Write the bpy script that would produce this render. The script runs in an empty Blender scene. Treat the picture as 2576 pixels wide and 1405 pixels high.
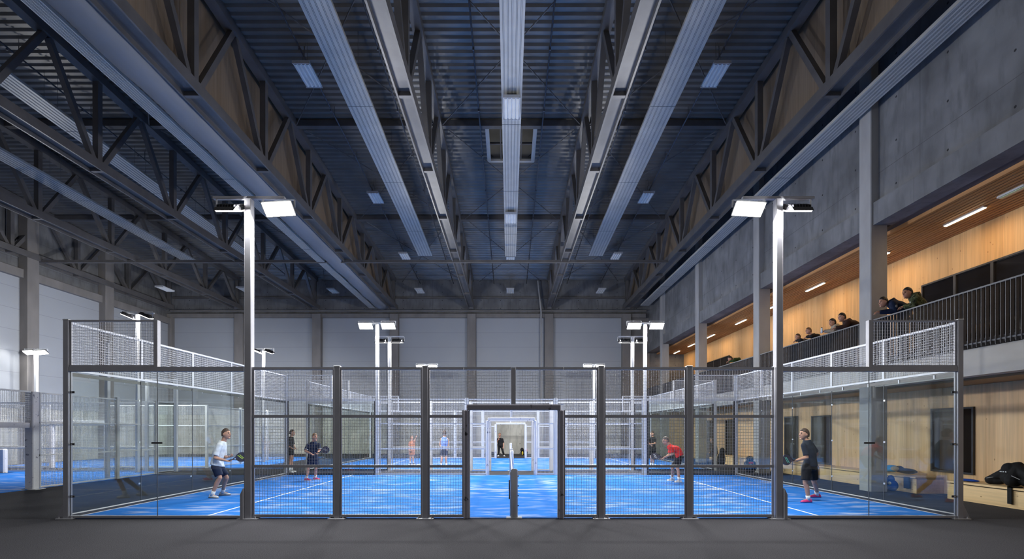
import bpy, bmesh, math, random
from mathutils import Vector as V, Matrix
random.seed(7)
S = bpy.context.scene
COL = S.collection
PI = math.pi
# ---- measured camera of the photograph: eye 1.77 m, focal 1270 px at 2576 px wide, vanishing point at x=1281 y=1083
F, U0, V0, EYE, CX = 1270.0, 1281.0, 1083.0, 1.77, -.08
def at(u, v, Y):                      # photo measurement at depth Y -> metres
    return V(((u-U0)/F*Y+CX, Y, EYE-(v-V0)/F*Y))
def roof_z(y): return 13.41+0.052*(39-y)

# ------------------------------------------------------------------ materials
def new_mat(name):
    m = bpy.data.materials.new(name); m.use_nodes = True
    nt = m.node_tree; nt.nodes.clear()
    out = nt.nodes.new('ShaderNodeOutputMaterial')
    return m, nt, out
def N(nt, t, **kw):
    n = nt.nodes.new(t)
    for k, v in kw.items():
        if k in n.inputs: n.inputs[k].default_value = v
        else: setattr(n, k, v)
    return n
def L(nt, a, b): nt.links.new(a, b)
def rgba(c): return (c[0], c[1], c[2], 1)
def mat(name, col, rough=.5, metal=0, var=.12, scale=6, stretch=(1,1,1), bump=0, spec=.5, col2=None):
    m, nt, out = new_mat(name)
    b = N(nt, 'ShaderNodeBsdfPrincipled', Roughness=rough, Metallic=metal)
    b.inputs['Specular IOR Level'].default_value = spec
    tc = N(nt, 'ShaderNodeTexCoord'); mp = N(nt, 'ShaderNodeMapping'); mp.inputs['Scale'].default_value = stretch
    no = N(nt, 'ShaderNodeTexNoise', Scale=scale, Detail=5.0)
    L(nt, tc.outputs['Object'], mp.inputs['Vector']); L(nt, mp.outputs[0], no.inputs['Vector'])
    cr = N(nt, 'ShaderNodeValToRGB')
    c2 = col2 or tuple(x*(1-var) for x in col)
    c1 = tuple(min(1, x*(1+var)) for x in col)
    cr.color_ramp.elements[0].position = .35; cr.color_ramp.elements[1].position = .65
    cr.color_ramp.elements[0].color = rgba(c2); cr.color_ramp.elements[1].color = rgba(c1)
    L(nt, no.outputs[0], cr.inputs[0]); L(nt, cr.outputs[0], b.inputs['Base Color'])
    if bump:
        bp = N(nt, 'ShaderNodeBump', Strength=bump, Distance=.02)
        L(nt, no.outputs[0], bp.inputs['Height']); L(nt, bp.outputs[0], b.inputs['Normal'])
    L(nt, b.outputs[0], out.inputs[0])
    return m
def math_n(nt, op, a, b=None):
    n = N(nt, 'ShaderNodeMath', operation=op)
    for i, x in enumerate((a, b)):
        if x is None: continue
        if isinstance(x, (int, float)): n.inputs[i].default_value = x
        else: L(nt, x, n.inputs[i])
    return n.outputs[0]
def mixc(nt, fac, a, b):
    n = N(nt, 'ShaderNodeMix', data_type='RGBA')
    if isinstance(fac, (int, float)): n.inputs[0].default_value = fac
    else: L(nt, fac, n.inputs[0])
    for i, x in ((6, a), (7, b)):
        if isinstance(x, tuple): n.inputs[i].default_value = rgba(x)
        else: L(nt, x, n.inputs[i])
    return n.outputs[2]
def noise(nt, vec, scale, detail=4, stretch=None):
    if stretch:
        mp = N(nt, 'ShaderNodeMapping'); mp.inputs['Scale'].default_value = stretch
        L(nt, vec, mp.inputs[0]); vec = mp.outputs[0]
    n = N(nt, 'ShaderNodeTexNoise', Scale=scale, Detail=float(detail)); L(nt, vec, n.inputs['Vector'])
    return n.outputs[0]
def ramp(nt, fac, p0, p1, c0=(0,0,0), c1=(1,1,1)):
    r = N(nt, 'ShaderNodeValToRGB'); e = r.color_ramp.elements
    e[0].position, e[1].position = p0, p1; e[0].color, e[1].color = rgba(c0), rgba(c1)
    L(nt, fac, r.inputs[0]); return r.outputs[0]
def finish(nt, out, color, rough=.6, spec=.3, bump=None, bs=.2, metal=0):
    b = N(nt, 'ShaderNodeBsdfPrincipled', Roughness=rough, Metallic=metal)
    b.inputs['Specular IOR Level'].default_value = spec
    if isinstance(color, tuple): b.inputs['Base Color'].default_value = rgba(color)
    else: L(nt, color, b.inputs['Base Color'])
    if bump is not None:
        bp = N(nt, 'ShaderNodeBump', Strength=bs, Distance=.02)
        L(nt, bump, bp.inputs['Height']); L(nt, bp.outputs[0], b.inputs['Normal'])
    L(nt, b.outputs[0], out.inputs[0])
def seam(nt, comp, period, width, off=0.0):      # 1 on thin joints every period metres
    f = math_n(nt, 'FRACT', math_n(nt, 'DIVIDE', math_n(nt, 'ADD', comp, off), period))
    return math_n(nt, 'LESS_THAN', f, width/period)

def m_concrete(name, col, horiz, ph=2.6, pz=2.7):
    m, nt, out = new_mat(name)
    tc = N(nt, 'ShaderNodeTexCoord').outputs['Object']
    sp = N(nt, 'ShaderNodeSeparateXYZ'); L(nt, tc, sp.inputs[0])
    h = sp.outputs[horiz]; z = sp.outputs[2]
    n1 = noise(nt, tc, .8, 6); n2 = noise(nt, tc, 5, 5, (1,1,.25)); n3 = noise(nt, tc, 45, 3)
    c = mixc(nt, ramp(nt, n1, .3, .7), tuple(x*.62 for x in col), tuple(x*1.15 for x in col))
    c = mixc(nt, math_n(nt, 'MULTIPLY', ramp(nt, n2, .48, .75), .6), c, tuple(x*.45 for x in col))
    sm = math_n(nt, 'MAXIMUM', seam(nt, h, ph, .018), seam(nt, z, pz, .018, .35))
    c = mixc(nt, math_n(nt, 'MULTIPLY', sm, .6), c, tuple(x*.35 for x in col))
    fx = math_n(nt, 'SUBTRACT', math_n(nt, 'FRACT', math_n(nt, 'DIVIDE', h, ph/2)), .5)
    fz = math_n(nt, 'SUBTRACT', math_n(nt, 'FRACT', math_n(nt, 'DIVIDE', math_n(nt, 'ADD', z, .35), pz/2)), .5)
    d = math_n(nt, 'ADD', math_n(nt, 'POWER', math_n(nt, 'MULTIPLY', fx, ph/2), 2), math_n(nt, 'POWER', math_n(nt, 'MULTIPLY', fz, pz/2), 2))
    hole = math_n(nt, 'LESS_THAN', d, .0009)
    c = mixc(nt, math_n(nt, 'MULTIPLY', hole, .85), c, (.01,.01,.012))
    finish(nt, out, c, .75, .25, n3, .12)
    return m
def m_wood(name, col, horiz, board=.62, dark=.55, grain_axis=2, knots=True):
    m, nt, out = new_mat(name)
    tc = N(nt, 'ShaderNodeTexCoord').outputs['Object']
    sp = N(nt, 'ShaderNodeSeparateXYZ'); L(nt, tc, sp.inputs[0])
    st = [9, 9, 9]; st[grain_axis] = .35
    g = noise(nt, tc, 1.6, 6, tuple(st)); st2 = [3, 3, 3]; st2[grain_axis] = .12
    g2 = noise(nt, tc, 1.0, 3, tuple(st2))
    c = mixc(nt, ramp(nt, g, .3, .72), tuple(x*.8 for x in col), tuple(min(1, x*1.12) for x in col))
    c = mixc(nt, math_n(nt, 'MULTIPLY', ramp(nt, g2, .45, .7), .4), c, (col[0]*.78, col[1]*.66, col[2]*.5))
    if knots:
        mp = N(nt, 'ShaderNodeMapping'); s3 = [2.6, 2.6, 2.6]; s3[grain_axis] = 1.3; mp.inputs['Scale'].default_value = s3
        L(nt, tc, mp.inputs[0])
        vo = N(nt, 'ShaderNodeTexVoronoi', Scale=2.3); L(nt, mp.outputs[0], vo.inputs['Vector'])
        k = ramp(nt, vo.outputs['Distance'], .05, .10, (1,1,1), (0,0,0))
        c = mixc(nt, math_n(nt, 'MULTIPLY', k, .75), c, (col[0]*.3, col[1]*.2, col[2]*.12))
    sm = seam(nt, sp.outputs[horiz], board, .009)
    c = mixc(nt, math_n(nt, 'MULTIPLY', sm, dark), c, (col[0]*.3, col[1]*.22, col[2]*.15))
    finish(nt, out, c, .5, .3, g, .05)
    return m
def m_panelwall(name, col):
    m, nt, out = new_mat(name)
    tc = N(nt, 'ShaderNodeTexCoord').outputs['Object']
    sp = N(nt, 'ShaderNodeSeparateXYZ'); L(nt, tc, sp.inputs[0])
    n1 = noise(nt, tc, .5, 4)
    c = mixc(nt, n1, tuple(x*.93 for x in col), tuple(x*1.05 for x in col))
    c = mixc(nt, math_n(nt, 'MULTIPLY', seam(nt, sp.outputs[2], 1.12, .03, -.36), .35), c, tuple(x*.4 for x in col))
    finish(nt, out, c, .45, .35)
    return m
def m_turf():
    m, nt, out = new_mat('blue_turf')
    tc = N(nt, 'ShaderNodeTexCoord').outputs['Object']
    big = noise(nt, tc, .45, 3); st = noise(nt, tc, 1.6, 8, (.75, 2.3, 1)); fine = noise(nt, tc, 160, 2)
    c = mixc(nt, fine, (.014,.14,.52), (.028,.21,.67))
    s = math_n(nt, 'MULTIPLY', ramp(nt, st, .50, .64), ramp(nt, big, .34, .58))
    c = mixc(nt, math_n(nt, 'MULTIPLY', s, .62), c, (.48,.56,.72))
    finish(nt, out, c, .9, .1, fine, .3)
    return m
def m_carpet():
    m, nt, out = new_mat('anthracite_carpet')
    tc = N(nt, 'ShaderNodeTexCoord').outputs['Object']
    a = noise(nt, tc, 70, 3); b = noise(nt, tc, .6, 4)
    c = mixc(nt, ramp(nt, a, .3, .7), (.030,.030,.034), (.080,.078,.086))
    c = mixc(nt, math_n(nt, 'MULTIPLY', ramp(nt, b, .35, .7), .3), c, (.03,.03,.034))
    finish(nt, out, c, .95, .1, a, .5)
    return m
def m_glass(name, tint, refl=.05):
    m, nt, out = new_mat(name)
    tr = N(nt, 'ShaderNodeBsdfTransparent'); tr.inputs[0].default_value = rgba(tint)
    gl = N(nt, 'ShaderNodeBsdfGlossy', Roughness=.01); gl.inputs[0].default_value = (1,1,1,1)
    lw = N(nt, 'ShaderNodeLayerWeight')
    f5 = math_n(nt, 'POWER', lw.outputs['Facing'], 4.0)
    fac = math_n(nt, 'ADD', math_n(nt, 'MULTIPLY', f5, .32), refl)
    mx = N(nt, 'ShaderNodeMixShader'); L(nt, fac, mx.inputs[0]); L(nt, tr.outputs[0], mx.inputs[1]); L(nt, gl.outputs[0], mx.inputs[2])
    L(nt, mx.outputs[0], out.inputs[0])
    return m
def m_emit(name, col, s):
    m, nt, out = new_mat(name)
    e = N(nt, 'ShaderNodeEmission', Strength=s); e.inputs[0].default_value = rgba(col)
    L(nt, e.outputs[0], out.inputs[0]); return m
def m_padding(name, col, stain):
    m, nt, out = new_mat(name)
    tc = N(nt, 'ShaderNodeTexCoord').outputs['Object']
    a = noise(nt, tc, 9, 5); b = noise(nt, tc, 30, 3)
    c = mixc(nt, b, tuple(x*.85 for x in col), tuple(min(1,x*1.1) for x in col))
    c = mixc(nt, ramp(nt, a, .64, .70), c, stain)
    finish(nt, out, c, .5, .4, b, .1)
    return m
def m_camo():
    m, nt, out = new_mat('camouflage_cloth')
    tc = N(nt, 'ShaderNodeTexCoord').outputs['Object']
    a = noise(nt, tc, 9, 2); b = noise(nt, tc, 14, 2)
    c = mixc(nt, ramp(nt, a, .49, .52), (.035,.045,.018), (.10,.11,.055))
    c = mixc(nt, ramp(nt, b, .55, .58), c, (.012,.013,.009))
    finish(nt, out, c, .8, .2); return m

M = {}
M['steel'] = mat('grey_painted_steel', (.33,.33,.36), .38, .15, .06, 3)
M['white_steel'] = mat('white_painted_steel', (.62,.63,.65), .4, 0, .05, 3)
M['galv'] = mat('galvanised_steel', (.62,.63,.66), .3, .5, .1, 8)
M['wire'] = mat('welded_wire', (.42,.42,.45), .4, .1, .04, 3)
M['truss'] = mat('slate_truss_paint', (.118,.112,.112), .42, .2, .12, 2)
M['deck'] = mat('blue_grey_roof_deck', (.175,.168,.160), .36, .35, .12, 1.2)
M['panel'] = mat('radiant_panel_white', (.52,.505,.47), .4, .1, .06, 2)
M['seamdark'] = mat('dark_groove', (.07,.08,.10), .6)
M['dark'] = mat('black_plastic', (.015,.015,.017), .4)
M['lampblack'] = mat('lamp_housing_black', (.03,.03,.034), .35, .2)
M['rubber'] = mat('black_rubber', (.02,.02,.022), .7)
M['curtain'] = mat('grey_divider_fabric', (.19,.20,.225), .7, 0, .15, 1.2, (1,.15,1))
M['ply'] = m_wood('plywood_cladding', (.225,.175,.13), 1, 1.55, .5, 2, False)
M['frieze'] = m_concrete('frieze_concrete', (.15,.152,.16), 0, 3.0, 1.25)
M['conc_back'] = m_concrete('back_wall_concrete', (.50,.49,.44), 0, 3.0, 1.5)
M['conc_side'] = m_concrete('side_wall_concrete', (.20,.203,.21), 1, 3.3, 2.4)
M['conc_col'] = mat('column_concrete', (.34,.335,.33), .75, 0, .12, 1.6, (1,1,.4), .1)
M['conc_slab'] = mat('gallery_slab_concrete', (.46,.44,.40), .75, 0, .1, 1.6, (1,.4,1), .1)
M['conc_col_dark'] = mat('brown_grey_column_concrete', (.17,.158,.15), .75, 0, .12, 1.6, (1,1,.4), .1)
M['sandwich'] = m_panelwall('sandwich_panel', (.31,.325,.35))
M['pine'] = m_wood('pine_wall', (.70,.43,.20), 1, 1.15); M['pine_low'] = m_wood('pine_wall_lower', (.86,.58,.32), 1, 1.3)
M['pine_end'] = m_wood('pine_end_wall', (.72,.46,.20), 0, 1.15)
M['pine_bench'] = m_wood('pine_bench', (.84,.60,.33), 1, 2.2, .5, 1)
M['slat'] = m_wood('spruce_slat', (.50,.25,.10), 1, 3.4, .5, 1, False)
M['soffit'] = m_wood('soffit_board', (.30,.18,.09), 1, 2.4, .5, 1, False)
M['turf'] = m_turf(); M['carpet'] = m_carpet()
M['line'] = mat('white_turf_line', (.80,.82,.86), .9, 0, .08, 40)
M['glass'] = m_glass('safety_glass', (.965,.985,.975), .03)
M['darkglass'] = mat('dark_window_glass', (.012,.011,.012), .06, 0, .1, 2, spec=.8)
M['frame_dark'] = mat('anthracite_frame', (.05,.05,.055), .4, .3)
M['rail'] = mat('railing_steel', (.10,.105,.12), .5, .1)
M['flood'] = m_emit('floodlight_lens', (1.0,.985,.93), 40)
M['flood_dim'] = m_emit('floodlight_lens_edge', (1.0,.93,.84), 9)
M['strip'] = m_emit('warm_strip_lens', (1.0,.76,.46), 14)
M['pad_dark'] = m_padding('grey_scuffed_padding', (.27,.26,.30), (.02,.02,.022))
M['pad_white'] = m_padding('white_scuffed_padding', (.66,.66,.70), (.22,.22,.28))
M['netcord'] = mat('black_net_cord', (.02,.02,.02), .8)
M['tape'] = mat('white_net_tape', (.75,.75,.75), .7)
M['diffuser'] = mat('ribbed_lamp_diffuser', (.70,.70,.68), .35, 0, .05, 3)
M['camo'] = m_camo()
def cloth(name, c, r=.8): return mat(name, c, r, 0, .12, 14, (1,1,1), .12, .25)
M['skin'] = mat('skin', (.52,.28,.19), .5, 0, .07, 18, spec=.35)
M['skin_tan'] = mat('tanned_skin', (.42,.21,.13), .5, 0, .07, 18, spec=.35)
for k, c in dict(white=(.72,.76,.80), navy=(.008,.016,.045), darknavy=(.012,.02,.035), black=(.012,.012,.014), red=(.66,.035,.03),
                 skyblue=(.16,.26,.62), brown=(.03,.014,.012), beige=(.36,.32,.27), green=(.02,.045,.012), grey=(.30,.30,.31), bluebag=(.01,.06,.35),
                 cyanbag=(.03,.26,.60), jeans=(.03,.04,.07), orange=(.52,.20,.10), yellow=(.55,.42,.05)).items():
    M['c_'+k] = cloth(k+'_cloth', c)
for k, c in dict(brown=(.055,.030,.018), black=(.012,.010,.009), ginger=(.14,.065,.025), grey=(.12,.10,.085), fair=(.15,.085,.04)).items():
    M['h_'+k] = mat(k+'_hair', c, .6, 0, .3, 60, (1,1,.3))
for k, c in dict(white=(.72,.73,.74), pink=(.75,.05,.22), red=(.62,.07,.10), blue=(.03,.05,.30), dark=(.02,.02,.025)).items():
    M['s_'+k] = mat(k+'_shoe', c, .5, 0, .08, 20)
M['lip'] = mat('lip', (.33,.10,.09), .5); M['eye'] = mat('eye', (.02,.015,.012), .2)
M['lime'] = mat('lime_print', (.45,.65,.06), .4); M['mint'] = mat('mint_print', (.12,.55,.42), .4)
M['carbon'] = mat('racket_carbon', (.02,.022,.05), .3, 0, .3, 20); M['racket_blue'] = mat('racket_blue', (.03,.13,.55), .3)

# ------------------------------------------------------------------ mesh building
ORG = {}
class MB:
    def __init__(s): s.v, s.f = [], []
    def add(s, vs, fs):
        b = len(s.v); s.v += [V(x) for x in vs]; s.f += [tuple(i+b for i in f) for f in fs]; return s
    def box(s, x0, x1, y0, y1, z0, z1):
        return s.add([(x0,y0,z0),(x1,y0,z0),(x1,y1,z0),(x0,y1,z0),(x0,y0,z1),(x1,y0,z1),(x1,y1,z1),(x0,y1,z1)],
                     [(0,3,2,1),(4,5,6,7),(0,1,5,4),(1,2,6,5),(2,3,7,6),(3,0,4,7)])
    def bbox(s, x0, x1, y0, y1, z0, z1, b=.01):      # box with chamfered vertical edges and top
        pts = [(x0+b,y0),(x1-b,y0),(x1,y0+b),(x1,y1-b),(x1-b,y1),(x0+b,y1),(x0,y1-b),(x0,y0+b)]
        cx, cy = (x0+x1)/2, (y0+y1)/2
        tp = [(cx+(x-cx)*(1-2*b/max(x1-x0,.001)), cy+(y-cy)*(1-2*b/max(y1-y0,.001))) for x, y in pts]
        vs = [(x,y,z0) for x,y in pts]+[(x,y,z1-b) for x,y in pts]+[(x,y,z1) for x,y in tp]
        fs = [tuple(range(7,-1,-1)), tuple(range(16,24))]
        for i in range(8):
            j = (i+1)%8
            fs += [(i,j,8+j,8+i),(8+i,8+j,16+j,16+i)]
        return s.add(vs, fs)
    def frame(s, p, q, up=V((0,0,1))):
        d = (q-p); d.normalize()
        if abs(d.dot(up)) > .98: up = V((0,1,0)) if abs(d.y) < .9 else V((1,0,0))
        a = d.cross(up).normalized(); b = a.cross(d).normalized(); return a, b
    def bar(s, p, q, w, h, up=V((0,0,1))):
        p, q = V(p), V(q); a, b = s.frame(p, q, up)
        vs = [c+a*(sx*w/2)+b*(sy*h/2) for c in (p, q) for sx, sy in ((-1,-1),(1,-1),(1,1),(-1,1))]
        return s.add(vs, [(0,3,2,1),(4,5,6,7),(0,1,5,4),(1,2,6,5),(2,3,7,6),(3,0,4,7)])
    def wire(s, p, q, t):
        p, q = V(p), V(q); a, b = s.frame(p, q)
        vs = [c+(a*sx+b*sy)*t/2 for c in (p, q) for sx, sy in ((-1,-1),(1,-1),(1,1),(-1,1))]
        return s.add(vs, [(0,1,5,4),(1,2,6,5),(2,3,7,6),(3,0,4,7)])
    def ibeam(s, p, q, w, h, tf=.03, tw=.025):
        p, q = V(p), V(q); a, b = s.frame(p, q)
        s.bar(p+b*(h/2-tf/2), q+b*(h/2-tf/2), w, tf); s.bar(p-b*(h/2-tf/2), q-b*(h/2-tf/2), w, tf)
        return s.bar(p, q, tw, h-2*tf)
    def tube(s, p, q, r0, r1=None, n=10, cap=True):
        p, q = V(p), V(q); r1 = r0 if r1 is None else r1; a, b = s.frame(p, q)
        vs = [c+(a*math.cos(2*PI*i/n)+b*math.sin(2*PI*i/n))*r for c, r in ((p,r0),(q,r1)) for i in range(n)]
        fs = [(i,(i+1)%n,n+(i+1)%n,n+i) for i in range(n)]
        if cap: fs += [tuple(range(n-1,-1,-1)), tuple(range(n,2*n))]
        return s.add(vs, fs)
    def ball(s, c, rx, ry=None, rz=None, nu=12, nv=8, fn=None, R=None):
        c = V(c); ry = ry or rx; rz = rz or rx
        vs, fs = [], []
        for j in range(1, nv):
            th = PI*j/nv
            for i in range(nu):
                ph = 2*PI*i/nu; d = V((math.sin(th)*math.cos(ph), math.sin(th)*math.sin(ph), math.cos(th)))
                vs.append(d)
        vs += [V((0,0,1)), V((0,0,-1))]
        P = []
        for d in vs:
            x = V((d.x*rx, d.y*ry, d.z*rz))
            if fn: x = fn(d, x)
            if R: x = R @ x
            P.append(c+x)
        for j in range(nv-2):
            for i in range(nu):
                a, b2 = j*nu+i, j*nu+(i+1)%nu
                fs.append((a, a+nu, b2+nu, b2))
        t, bt = len(vs)-2, len(vs)-1
        for i in range(nu):
            fs.append((t, i, (i+1)%nu)); k = (nv-2)*nu; fs.append((bt, k+(i+1)%nu, k+i))
        return s.add(P, fs)
    def capsule(s, p, q, r0, r1, n=10):
        s.tube(p, q, r0, r1, n); s.ball(p, r0, nu=n, nv=6); s.ball(q, r1, nu=n, nv=6); return s
    def loft(s, rings, cap=True):        # rings: list of equal-length point lists
        n = len(rings[0]); vs = [p for r in rings for p in r]; fs = []
        for k in range(len(rings)-1):
            for i in range(n):
                j = (i+1)%n; fs.append((k*n+i, k*n+j, (k+1)*n+j, (k+1)*n+i))
        if cap: fs += [tuple(range(n-1,-1,-1)), tuple(range((len(rings)-1)*n, len(rings)*n))]
        return s.add(vs, fs)
def ring(c, a, b, ra, rb, n=16): return [V(c)+a*(ra*math.cos(2*PI*i/n))+b*(rb*math.sin(2*PI*i/n)) for i in range(n)]

def link(o, parent=None):
    COL.objects.link(o)
    if parent is not None: o.parent = parent; ORG[o.name] = ORG[parent.name]
    return o
def part(name, mb, m, parent=None, smooth=False, label=None):
    off = ORG[parent.name] if parent is not None else V((0,0,0))
    me = bpy.data.meshes.new(name)
    me.from_pydata([tuple(x-off) for x in mb.v], [], mb.f); me.update()
    bm = bmesh.new(); bm.from_mesh(me); bmesh.ops.recalc_face_normals(bm, faces=bm.faces); bm.to_mesh(me); bm.free()
    if smooth:
        for p in me.polygons: p.use_smooth = True
    me.materials.append(M[m] if isinstance(m, str) else m)
    o = bpy.data.objects.new(name, me); link(o, parent)
    if parent is None: ORG[o.name] = V((0,0,0))
    if label: o['label'] = label
    return o
def tag(o, label, cat, group=None):
    o['label'] = label; o['category'] = cat
    if group: o['group'] = group
    return o
def thing(name, label, cat, loc, group=None):
    o = bpy.data.objects.new(name, None); o.empty_display_size = .1
    COL.objects.link(o); o.location = loc; ORG[o.name] = V(loc)
    return tag(o, label, cat, group)
def single(name, mb, m, label, cat, group=None, smooth=False):   # a thing that is one mesh, origin at its base
    lo = V((sum(p.x for p in mb.v)/len(mb.v), sum(p.y for p in mb.v)/len(mb.v), min(p.z for p in mb.v)))
    me = bpy.data.meshes.new(name); me.from_pydata([tuple(x-lo) for x in mb.v], [], mb.f); me.update()
    bm = bmesh.new(); bm.from_mesh(me); bmesh.ops.recalc_face_normals(bm, faces=bm.faces); bm.to_mesh(me); bm.free()
    if smooth:
        for p in me.polygons: p.use_smooth = True
    me.materials.append(M[m]); o = bpy.data.objects.new(name, me); COL.objects.link(o); o.location = lo; ORG[o.name] = lo
    return tag(o, label, cat, group)
def struct(name, mb, m, parent=None):
    o = part(name, mb, m, parent)
    if parent is None: o['kind'] = 'structure'
    return o
def copy_tree(o, loc, label, group=None):
    def cp(x, par):
        c = x.copy(); COL.objects.link(c)
        if par is not None: c.parent = par
        for ch in [y for y in list(COL.objects) if y.parent is x]: cp(ch, c)
        return c
    c = cp(o, None); c.location = loc; c['label'] = label
    if group: c['group'] = group
    ORG[c.name] = V(loc)
    return c
def area(name, loc, target, sx, sy, power, col=(1,1,1), spread=PI):
    d = bpy.data.lights.new(name, 'AREA'); d.shape = 'RECTANGLE'; d.size = sx; d.size_y = sy; d.energy = power; d.color = col; d.spread = spread
    o = bpy.data.objects.new(name, d); COL.objects.link(o); o.location = loc
    dr = (V(target)-V(loc)).normalized(); o.rotation_euler = dr.to_track_quat('-Z', 'Y').to_euler()
    return o
def remesh(mb, vox, smooth_it=4):
    me = bpy.data.meshes.new('tmp'); me.from_pydata([tuple(x) for x in mb.v], [], mb.f); me.update()
    bm = bmesh.new(); bm.from_mesh(me); bmesh.ops.recalc_face_normals(bm, faces=bm.faces); bm.to_mesh(me); bm.free()
    o = bpy.data.objects.new('tmp', me); COL.objects.link(o)
    r = o.modifiers.new('r', 'REMESH'); r.mode = 'VOXEL'; r.voxel_size = vox
    if smooth_it:
        sm = o.modifiers.new('s', 'SMOOTH'); sm.iterations = smooth_it; sm.factor = .5
    dg = bpy.context.evaluated_depsgraph_get()
    ev = o.evaluated_get(dg); m2 = bpy.data.meshes.new_from_object(ev)
    out = MB(); out.v = [v.co.copy() for v in m2.vertices]; out.f = [tuple(p.vertices) for p in m2.polygons]
    bpy.data.objects.remove(o); bpy.data.meshes.remove(me); bpy.data.meshes.remove(m2)
    return out
# ------------------------------------------------------------------ people
def lerp(a, b, t): return a+(b-a)*t
def hand(mb, W, d, side, curl, s=1.0, thumb=1, flip=False):
    d = d.normalized(); side = (side-d*side.dot(d)).normalized(); nrm = d.cross(side).normalized()
    if flip: nrm = -nrm
    R = Matrix((d, side, nrm)).transposed()
    mb.ball(W+d*.045*s, .052*s, .041*s, .018*s, 10, 8, R=R)
    for i, (ln, off) in enumerate(((.072,-.030),(.082,-.010),(.077,.010),(.060,.029))):
        p = W+d*.082*s+side*off*s; q = d
        for k in range(3):
            q = (q*math.cos(curl)+nrm*math.sin(curl)).normalized(); nx = p+q*ln*s*(.45,.32,.23)[k]
            # each joint bends further round towards the palm
            mb.capsule(p, nx, (.0088,.0082,.0075)[k]*s, (.0082,.0075,.006)[k]*s, 6)
            q = (q*math.cos(curl)+nrm*math.sin(curl)).normalized(); p = nx
    tp = W+d*.028*s+side*(-.034*thumb)*s; q = (d*.7-side*.6*thumb+nrm*.3).normalized()
    t2 = tp+q*.038*s; mb.capsule(tp, t2, .0115*s, .0095*s, 6)
    q2 = (q+d*.5+nrm*.5).normalized(); mb.capsule(t2, t2+q2*.028*s, .0095*s, .007*s, 6)

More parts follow.
